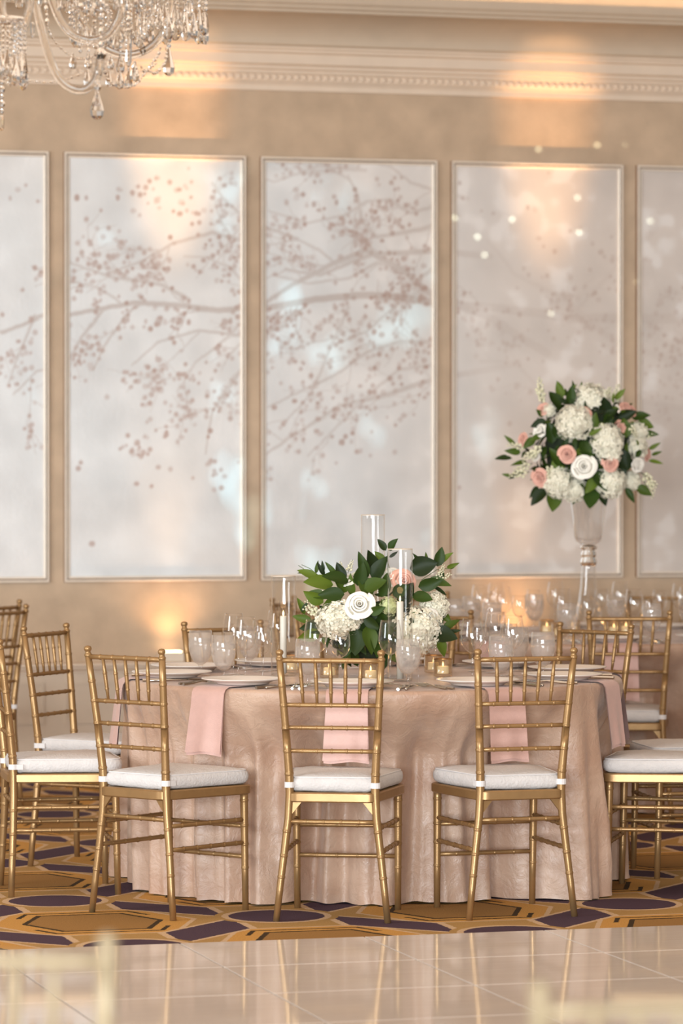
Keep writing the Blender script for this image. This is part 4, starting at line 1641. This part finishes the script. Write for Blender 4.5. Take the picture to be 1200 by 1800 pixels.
for i in range(60):
    rr_ = random.Random(3900 + i)
    a, b = rr_.uniform(0, 2 * PI), rr_.uniform(-.3, 1.3)
    d = Vector((math.cos(a) * math.cos(b), math.sin(a) * math.cos(b), math.sin(b)))
    p = Vector((.126, 13.60, .925)) + Vector((d.x * .185, d.y * .13, d.z * .125)) * rr_.uniform(.9, 1.15)
    yax = (d + Vector((rr_.gauss(0, .6), rr_.gauss(0, .6), rr_.gauss(0, .6)))).normalized()
    zax = Vector((rr_.gauss(0, 1), rr_.gauss(-.6, 1), rr_.gauss(0, 1))).normalized()
    zax = (zax - yax * zax.dot(yax)).normalized()
    m_ = Matrix((yax.cross(zax), yax, zax)).transposed().to_4x4()
    B.put('leaf', LEAF[(1, 3, 0)[i % 3]], p, m_, rr_.uniform(.03, .055))
B.vine([(605, 1030), (570, 1015), (545, 1008), (524, 994)], [-.05, -.03, -.02, -.02], 4, 20)
B.vine([(560, 1012), (545, 1000), (530, 993)], [-.03, -.02, -.02], 4, 20)
B.vine([(688, 1010), (680, 985), (682, 960)], [-.05, -.03, -.03], 4, 20)
B.vine([(740, 1020), (770, 1000), (790, 1000), (800, 992)], [-.06, -.03, -.02, -.02], 4, 20)
B.vine([(580, 1100), (550, 1095), (534, 1080), (528, 1060)], [-.05, -.04, -.04, -.04], 4, 20)

# tall vase and its arrangement
VX, VY = 1.127, 16.87
sv = 16.87 / 6500
tv = empty('tall_vase', (VX, VY, TZ + .0008), label='tall clear trumpet glass vase standing on the far table', cat='vase')
zv = lambda v_: 1.539 - (v_ - 819) * sv - TZ
obj('bowl', MB().lathe([(0, zv(957)), (13 * sv, zv(957)), (22 * sv, zv(951)), (25 * sv, zv(944)), (28 * sv, zv(915)), (32 * sv, zv(885)), (36 * sv, zv(862)), (35 * sv, zv(862)), (31 * sv, zv(885)), (27 * sv, zv(915)), (23.5 * sv, zv(944)), (20 * sv, zv(949)), (0, zv(952))], 36).mesh('bowl', 'glass'), tv)
obj('collar', MB().lathe([(0, zv(957)), (11 * sv, zv(958)), (15 * sv, zv(961)), (15 * sv, zv(964)), (10 * sv, zv(968)), (13.5 * sv, zv(972)), (13.5 * sv, zv(978)), (11.5 * sv, zv(981)), (14.5 * sv, zv(985)), (14.5 * sv, zv(991)), (12 * sv, zv(995)), (0, zv(995))], 28).mesh('collar', 'crystal'), tv)
obj('base', MB().lathe([(12 * sv, zv(995)), (13.5 * sv, zv(1010)), (15.5 * sv, zv(1035)), (19 * sv, zv(1060)), (24 * sv, zv(1085)), (30 * sv, zv(1105)), (36 * sv, zv(1116)), (36 * sv, .001), (34 * sv, .001), (28.5 * sv, zv(1104)), (22 * sv, zv(1083)), (17 * sv, zv(1058)), (13 * sv, zv(1033)), (11 * sv, zv(1010)), (10 * sv, zv(996))], 36).mesh('base', 'glass'), tv)

ft = empty('tall_flower_arrangement', (VX, VY, TZ + zv(864)), label='large round arrangement of white hydrangeas and blush roses on the tall vase', cat='flower arrangement')
Q = Bouquet(ft, 16.87)
mm = bpy.data.materials['dark moss']
obj('moss', MB().lathe([(.001, .012), (.05, .014), (.13, .04), (.19, .13), (.20, .22), (.16, .33), (.09, .41), (.001, .44)], 20).mesh('moss', mm), ft)
for (u, v_, r, dy, d) in ((1038, 705, 31, -.05, (.1, -.7, 1)), (1008, 744, 32, -.20, (-.1, -1, .4)), (1066, 776, 30, -.20, (.2, -1, .2)), (1070, 797, 22, -.20, (.2, -1, 0)), (1072, 849, 28, -.16, (.2, -1, -.4)),
                          (984, 850, 28, -.16, (-.2, -1, -.4)), (1118, 787, 20, -.08, (.7, -.6, .1)), (1120, 760, 18, -.05, (.8, -.5, .3)), (1108, 846, 18, -.06, (.7, -.6, -.4)), (965, 722, 12, -.08, (-.6, -.6, .5)), (1010, 862, 22, -.15, (0, -1, -.6))):
    Q.bloom('hydrangea', HYD[int(u) % 2], u, v_, r, dy, d, roll=u)
for (u, v_, r, dy, d) in ((1026, 820, 25, -.24, (0, -1, .1)), (948, 757, 16, -.10, (-.6, -.8, .3)), (1121, 817, 16, -.12, (.6, -.8, 0)), (940, 800, 13, -.08, (-.7, -.6, 0))):
    Q.bloom('rose', ROSEW, u, v_, r * .86, dy, d)
for (u, v_, r, dy, d) in ((954, 719, 13, -.08, (-.5, -.8, .5)), (1026, 727, 15, -.20, (.1, -1, .6)), (1104, 719, 18, -.06, (.5, -.6, .7)), (1089, 750, 13, -.15, (.4, -1, .3)), (918, 773, 14, -.04, (-.8, -.6, .2)), (996, 799, 17, -.25, (-.1, -1, .1)),
                          (1072, 815, 16, -.24, (.2, -1, 0)), (948, 840, 18, -.14, (-.5, -.9, -.1)), (1137, 798, 14, -.03, (.9, -.5, 0))):
    tag(Q.bloom('rose', ROSEB, u, v_, r * .88, dy, d), 'blush pink rose')
for a in ((949, 702, 40, 92, -.04), (953, 712, 30, 100, -.05), (1080, 712, 38, 82, -.02), (1072, 706, 26, 95, -.02), (935, 815, 36, 200, -.06), (930, 830, 38, 190, -.08), (925, 790, 36, 165, -.04), (950, 780, 34, 240, -.14), (945, 790, 36, 215, -.13),
          (1125, 830, 40, 320, -.04), (1130, 845, 36, 300, -.04), (1140, 838, 34, 285, -.03), (1105, 745, 28, 300, -.14), (1050, 745, 26, 330, -.2), (1130, 770, 26, 20, -.03), (965, 815, 28, 270, -.18), (1055, 700, 28, 45, -.05), (975, 845, 26, 200, -.1), (1085, 765, 26, 280, -.2)):
    Q.sprig(*a)
tall_leaves = [(975, 862, 40, 262, -.14, 2), (960, 860, 40, 225, -.12, 0), (1040, 858, 42, 262, -.16, 2), (1030, 850, 44, 235, -.17, 0), (1055, 862, 30, 290, -.14, 0), (1118, 855, 32, 330, -.08, 0), (1100, 858, 30, 300, -.1, 1), (945, 855, 26, 235, -.09, 1),
               (900, 806, 30, 180, -.03, 3), (890, 800, 22, 200, -.02, 3), (905, 782, 26, 140, -.03, 3), (915, 795, 30, 175, -.05, 1), (920, 828, 30, 205, -.05, 1), (925, 812, 30, 190, -.06, 3), (905, 838, 24, 170, -.04, 3),
               (988, 700, 30, 110, -.05, 0), (985, 715, 34, 130, -.09, 2), (1000, 710, 34, 80, -.08, 0), (1000, 695, 24, 60, -.02, 3), (1008, 688, 20, 95, -.02, 3), (1018, 688, 18, 75, -.02, 3), (990, 685, 20, 130, -.02, 3), (1032, 690, 16, 70, -.02, 3),
               (1080, 702, 26, 45, -.04, 1), (1085, 735, 36, 20, -.08, 0), (1110, 735, 34, 10, -.05, 0), (1120, 742, 30, 340, -.05, 2), (1130, 760, 28, 350, -.03, 1), (1140, 790, 24, 30, -.02, 3), (1140, 810, 26, 350, -.02, 3), (1145, 800, 20, 20, -.02, 3),
               (1020, 775, 40, 300, -.2, 0), (1030, 785, 40, 250, -.21, 2), (1040, 760, 36, 80, -.2, 0), (1015, 790, 36, 220, -.2, 0), (970, 780, 40, 100, -.14, 0), (975, 770, 38, 60, -.15, 2), (985, 820, 38, 120, -.18, 0), (975, 830, 36, 60, -.17, 2),
               (1000, 830, 40, 250, -.2, 0), (1045, 830, 40, 300, -.2, 2), (1050, 840, 36, 230, -.19, 0), (1095, 790, 40, 280, -.16, 0), (1100, 770, 36, 100, -.14, 2), (1095, 815, 36, 250, -.15, 0), (1060, 740, 36, 40, -.15, 0), (1065, 730, 34, 100, -.1, 2),
               (960, 740, 30, 200, -.09, 0), (955, 765, 30, 200, -.1, 1), (940, 770, 28, 220, -.08, 0), (1010, 770, 24, 270, -.24, 1), (1035, 765, 26, 30, -.24, 3), (1040, 775, 24, 340, -.23, 1)]
for i, (u, v_, l, dg, dy, k) in enumerate(tall_leaves):
    rr_ = random.Random(i + 300)
    Q.leaf(u, v_, l, dg, dy, k, tip=rr_.uniform(-.1, .5), roll=rr_.uniform(-.5, .5))
for i in range(170):
    rr_ = random.Random(1900 + i)
    a, b = rr_.uniform(0, 2 * PI), rr_.uniform(-.7, 1.4)
    d = Vector((math.cos(a) * math.cos(b), math.sin(a) * math.cos(b), math.sin(b)))
    p = Vector((VX - .02, VY, 1.615)) + Vector((d.x * .215, d.y * .20, d.z * .215))
    zax = (d + Vector((rr_.gauss(0, .4), rr_.gauss(0, .4), rr_.gauss(0, .4)))).normalized()
    yax = Vector((rr_.gauss(0, 1), rr_.gauss(0, 1), rr_.gauss(0, 1))).normalized()
    yax = (yax - zax * yax.dot(zax)).normalized()
    m_ = Matrix((yax.cross(zax), yax, zax)).transposed().to_4x4()
    Q.put('leaf', LEAF[i % 5], p, m_, rr_.uniform(.06, .095))

for i in range(110):
    rr_ = random.Random(4900 + i)
    a, b = rr_.uniform(0, 2 * PI), rr_.uniform(-.7, 1.4)
    d = Vector((math.cos(a) * math.cos(b), math.sin(a) * math.cos(b), math.sin(b)))
    k_ = rr_.uniform(1.0, 1.16)
    p = Vector((VX - .02, VY, 1.615)) + Vector((d.x * .235, d.y * .22, d.z * .225)) * k_
    yax = (d + Vector((rr_.gauss(0, .6), rr_.gauss(0, .6), rr_.gauss(0, .6)))).normalized()
    zax = Vector((rr_.gauss(0, 1), rr_.gauss(-.6, 1), rr_.gauss(0, 1))).normalized()
    zax = (zax - yax * zax.dot(yax)).normalized()
    m_ = Matrix((yax.cross(zax), yax, zax)).transposed().to_4x4()
    Q.put('leaf', LEAF[(1, 3, 0)[i % 3]], p, m_, rr_.uniform(.03, .055))

# ------------------------------------------------------------------ crystal chandelier
CD = 11.0
ck = CD / 6500
cxyz = lambda u, v_, dy=0.0: Vector(((u - 600) * ck * (CD + dy) / CD, CD + dy, 1.539 - (v_ - 819) * ck * (CD + dy) / CD))
ch0 = cxyz(-62, -60)
chd = empty('chandelier', ch0, label='crystal chandelier with glass arms hanging at the top left corner', cat='chandelier')
ci = lambda u, v_, dy=0.0: cxyz(u, v_, dy) - ch0


def smooth_path(P, n=34):
    """Catmull-Rom through the control points"""
    P = [P[0]] + list(P) + [P[-1]]
    out = []
    m_ = len(P) - 3
    for i in range(n + 1):
        t = i / n * m_
        k = min(int(t), m_ - 1)
        x = t - k
        p0, p1, p2, p3 = P[k:k + 4]
        out.append(.5 * (2 * p1 + (p2 - p0) * x + (2 * p0 - 5 * p1 + 4 * p2 - p3) * x * x + (3 * p1 - p0 - 3 * p2 + p3) * x ** 3))
    return out


arms = [
    ([(56, -60), (60, -20), (66, 20), (75, 58), (86, 97), (101, 133), (121, 154), (145, 160), (164, 148), (174, 126), (177, 98)], -.05, -.45),
    ([(78, -60), (86, -20), (95, 10), (108, 40), (130, 64), (160, 73), (188, 64), (207, 40), (216, 8), (219, -30), (220, -60)], .05, -.15),
    ([(112, -60), (122, -20), (136, 18), (154, 52), (180, 82), (212, 97), (246, 94), (274, 76), (293, 45), (301, 5), (303, -60)], .1, .25),
    ([(2, -50), (3, -10), (6, 25), (14, 54), (25, 66), (39, 56), (49, 30), (54, 0), (57, -60)], -.05, -.3),
    ([(-12, -60), (-30, 10), (-60, 60), (-100, 95), (-150, 100), (-200, 60), (-225, 0), (-230, -60)], 0, .2),
    ([(-20, -60), (-40, 30), (-80, 110), (-130, 150), (-180, 120), (-205, 60), (-210, -60)], 0, -.4),
]
for pts, d0, d1 in arms:
    P = [ci(u, v_, d0 + (d1 - d0) * i / (len(pts) - 1)) for i, (u, v_) in enumerate(pts)]
    obj('arm', MB().tube(smooth_path(P), .0122, 12).mesh('arm', 'crystal'), chd)
# hub column
obj('hub', MB().lathe([(.001, -.30), (.03, -.27), (.05, -.22), (.03, -.17), (.07, -.11), (.085, -.04), (.06, .02), (.03, .06), (.05, .12), (.04, .5), (.001, .5)], 20).mesh('hub', 'crystal'), chd, loc=(0, 0, .1))
obj('hanging_chain', MB().tube([(0, 0, .55), (0, 0, 4.24 - ch0.z)], .012, 8).mesh('hanging_chain', 'gold'), chd)


def facet(prof, n, flat=1.0):
    mb = MB()
    mb.lathe(prof, n)
    if flat != 1.0:
        mb.v = [(x, y * flat, z) for x, y, z in mb.v]
    return mb


# cut shapes, unit height hanging down from 0 to -1
DROP = facet([(.001, 0), (.05, -.02), (.10, -.22), (.19, -.50), (.235, -.70), (.20, -.88), (.10, -.975), (.001, -1)], 8, .6).mesh('crystal_drop', 'crystal', False)
PRISM = facet([(.001, 0), (.12, -.06), (.13, -.3), (.115, -.85), (.06, -.97), (.001, -1)], 6, .7).mesh('crystal_prism', 'crystal', False)
BEAD = facet([(.001, .5), (.3, .36), (.5, 0), (.3, -.36), (.001, -.5)], 8, .75).mesh('crystal_bead', 'crystal', False)
SPEAR = facet([(.001, 0), (.09, -.12), (.13, -.5), (.09, -.88), (.001, -1)], 6, .8).mesh('crystal_prism', 'crystal', False)


def drop(u, v_, lpx, dy, me=None, nm='crystal_drop', w=1.0):
    """top of the drop at the given point"""
    l = lpx * ck
    return obj(nm, me or DROP, chd, loc=ci(u, v_, dy), rot=(0, 0, random.uniform(-.5, .5)), scale=(l * w, l * w, l))


for a in ((171, 160, 49, -.45), (297, 86, 50, .2), (129, 94, 29, .0), (142, 78, 17, .05), (156, 92, 30, -.1), (154, 122, 31, -.2), (195, 96, 28, .0), (192, 124, 30, -.05), (212, 96, 34, .05), (211, 126, 32, -.1), (226, 126, 31, .05), (237, 108, 38, .0), (205, 60, 30, -.1), (245, 60, 26, .1), (250, 70, 26, .2)):
    drop(*a)
drop(226, 50, 70, .0, PRISM, 'crystal_prism', .7)
drop(175, 108, 24, -.4, SPEAR, 'crystal_prism', 1.2)
drop(4, 203, 27, -.2, PRISM, 'crystal_prism', 1.3)
drop(40, 118, 34, -.1, PRISM, 'crystal_prism', 1.0)
drop(58, 40, 28, -.1, PRISM, 'crystal_prism', 1.0)


def strand(pts, dy0, dy1, sp=8.5, size=8.5, dia=True):
    """a chain of faceted beads, joined as one strand"""
    P = smooth_path([ci(u, v_, dy0 + (dy1 - dy0) * i / (len(pts) - 1)) for i, (u, v_) in enumerate(pts)], 60)
    L = [0]
    for a, b in zip(P, P[1:]):
        L.append(L[-1] + (b - a).length)
    n = max(2, int(L[-1] / (sp * ck)))
    mb = MB()
    for i in range(n):
        s = L[-1] * (i + .5) / n
        k = max(j for j in range(len(L)) if L[j] <= s)
        k = min(k, len(P) - 2)
        p = P[k].lerp(P[k + 1], (s - L[k]) / max(L[k + 1] - L[k], 1e-6))
        t = (P[k + 1] - P[k]).normalized()
        q = t.to_track_quat('Z', 'Y').to_matrix().to_4x4()
        h = size * ck * (1.0 if i % 2 else .62)
        tmp = facet([(.001, h * .5), (h * .28, h * .34), (h * .40, 0), (h * .28, -h * .34), (.001, -h * .5)], 6, .8)
        mb.add(tmp.v, tmp.f, Matrix.Translation(p) @ q)
    mb.tube(P[::4], .0008, 4)
    return obj('bead_strand', mb.mesh('bead_strand', 'crystal', False), chd)


strand([(44, 142), (75, 146), (100, 144), (125, 138), (146, 130)], -.1, -.2, 7, 7)
strand([(80, 36), (92, 66), (108, 86), (130, 102), (152, 104), (175, 96), (190, 94)], -.1, 0, 6, 6.5)
strand([(182, 118), (190, 140), (203, 152), (220, 155), (238, 150), (250, 136), (262, 122), (276, 112)], -.1, .1, 8, 9)
strand([(246, 116), (258, 128), (268, 112), (277, 100), (283, 84)], .05, .15, 10, 10)
strand([(262, 126), (275, 130), (285, 118), (292, 108), (294, 84)], .05, .15, 9, 9)
strand([(4, 140), (4, 170), (4, 203)], -.2, -.2, 11, 14)
strand([(172, 142), (172, 158)], -.45, -.45, 12, 15)
strand([(297, 66), (297, 86)], .2, .2, 9, 11)
strand([(156, 78), (155, 100), (154, 122)], -.1, -.15, 8, 9)
strand([(192, 100), (192, 124)], -.05, -.05, 8, 9)
strand([(212, 70), (212, 96)], .05, .05, 8, 9)
strand([(226, 100), (226, 126)], .05, .05, 8, 9)
strand([(38, 66), (40, 90), (40, 118)], -.1, -.1, 8, 10)
obj('crystal_bead', BEAD, chd, loc=ci(177, 97, -.45), scale=(22 * ck, 22 * ck, 24 * ck))
strand([(177, 98), (178, 70), (178, 40), (178, -10)], -.42, -.42, 11, 13)
strand([(80, 0), (83, 25), (84, 45)], -.1, -.1, 9, 13)
strand([(226, 0), (227, 25), (226, 50)], 0, 0, 9, 12)


def skirt(u, v_, rad, dy, n, drops_v, tiers):
    """a bobeche ring hung with bead strings ending in small drops"""
    c = ci(u, v_, dy)
    obj('bobeche', MB().lathe([(.012, .012), (rad * .5, 0), (rad * .92, .004), (rad, .012), (rad * .92, .0), (rad * .5, -.005), (.012, .004)], 24).mesh('bobeche', 'crystal'), chd, loc=c)
    for i in range(n):
        a = 2 * PI * i / n + .2
        mb = MB()
        hh = random.uniform(.85, 1.1) * drops_v * ck
        m_ = tiers
        x, y = rad * math.cos(a), rad * math.sin(a)
        for k in range(m_):
            s = 7.2 * ck
            tmp = facet([(.001, s * .5), (s * .34, s * .32), (s * .46, 0), (s * .34, -s * .32), (.001, -s * .5)], 6, .8)
            mb.add(tmp.v, tmp.f, Matrix.Translation((x, y, -(k + .5) * hh * .55 / m_)) @ Matrix.Rotation(a, 4, 'Z'))
        mb.tube([(x, y, .002), (x, y, -hh * .56)], .0007, 4)
        obj('bead_string', mb.mesh('bead_string', 'crystal', False), chd, loc=c)
        l = hh * .5
        obj('crystal_drop', DROP, chd, loc=c + Vector((x, y, -hh * .55)), rot=(0, 0, a + PI / 2), scale=(l * .9, l * .9, l))


skirt(302, -22, 62 * ck, .25, 24, 92, 5)
skirt(302, -30, 36 * ck, .25, 12, 70, 4)
skirt(10, 40, 34 * ck, -.3, 16, 105, 6)
skirt(160, 18, 36 * ck, .12, 16, 62, 3)
skirt(120, -22, 18 * ck, .0, 8, 40, 3)
skirt(236, 18, 24 * ck, .2, 10, 58, 4)
skirt(200, -40, 50 * ck, -.2, 14, 58, 4)
skirt(30, -60, 40 * ck, -.2, 14, 62, 4)
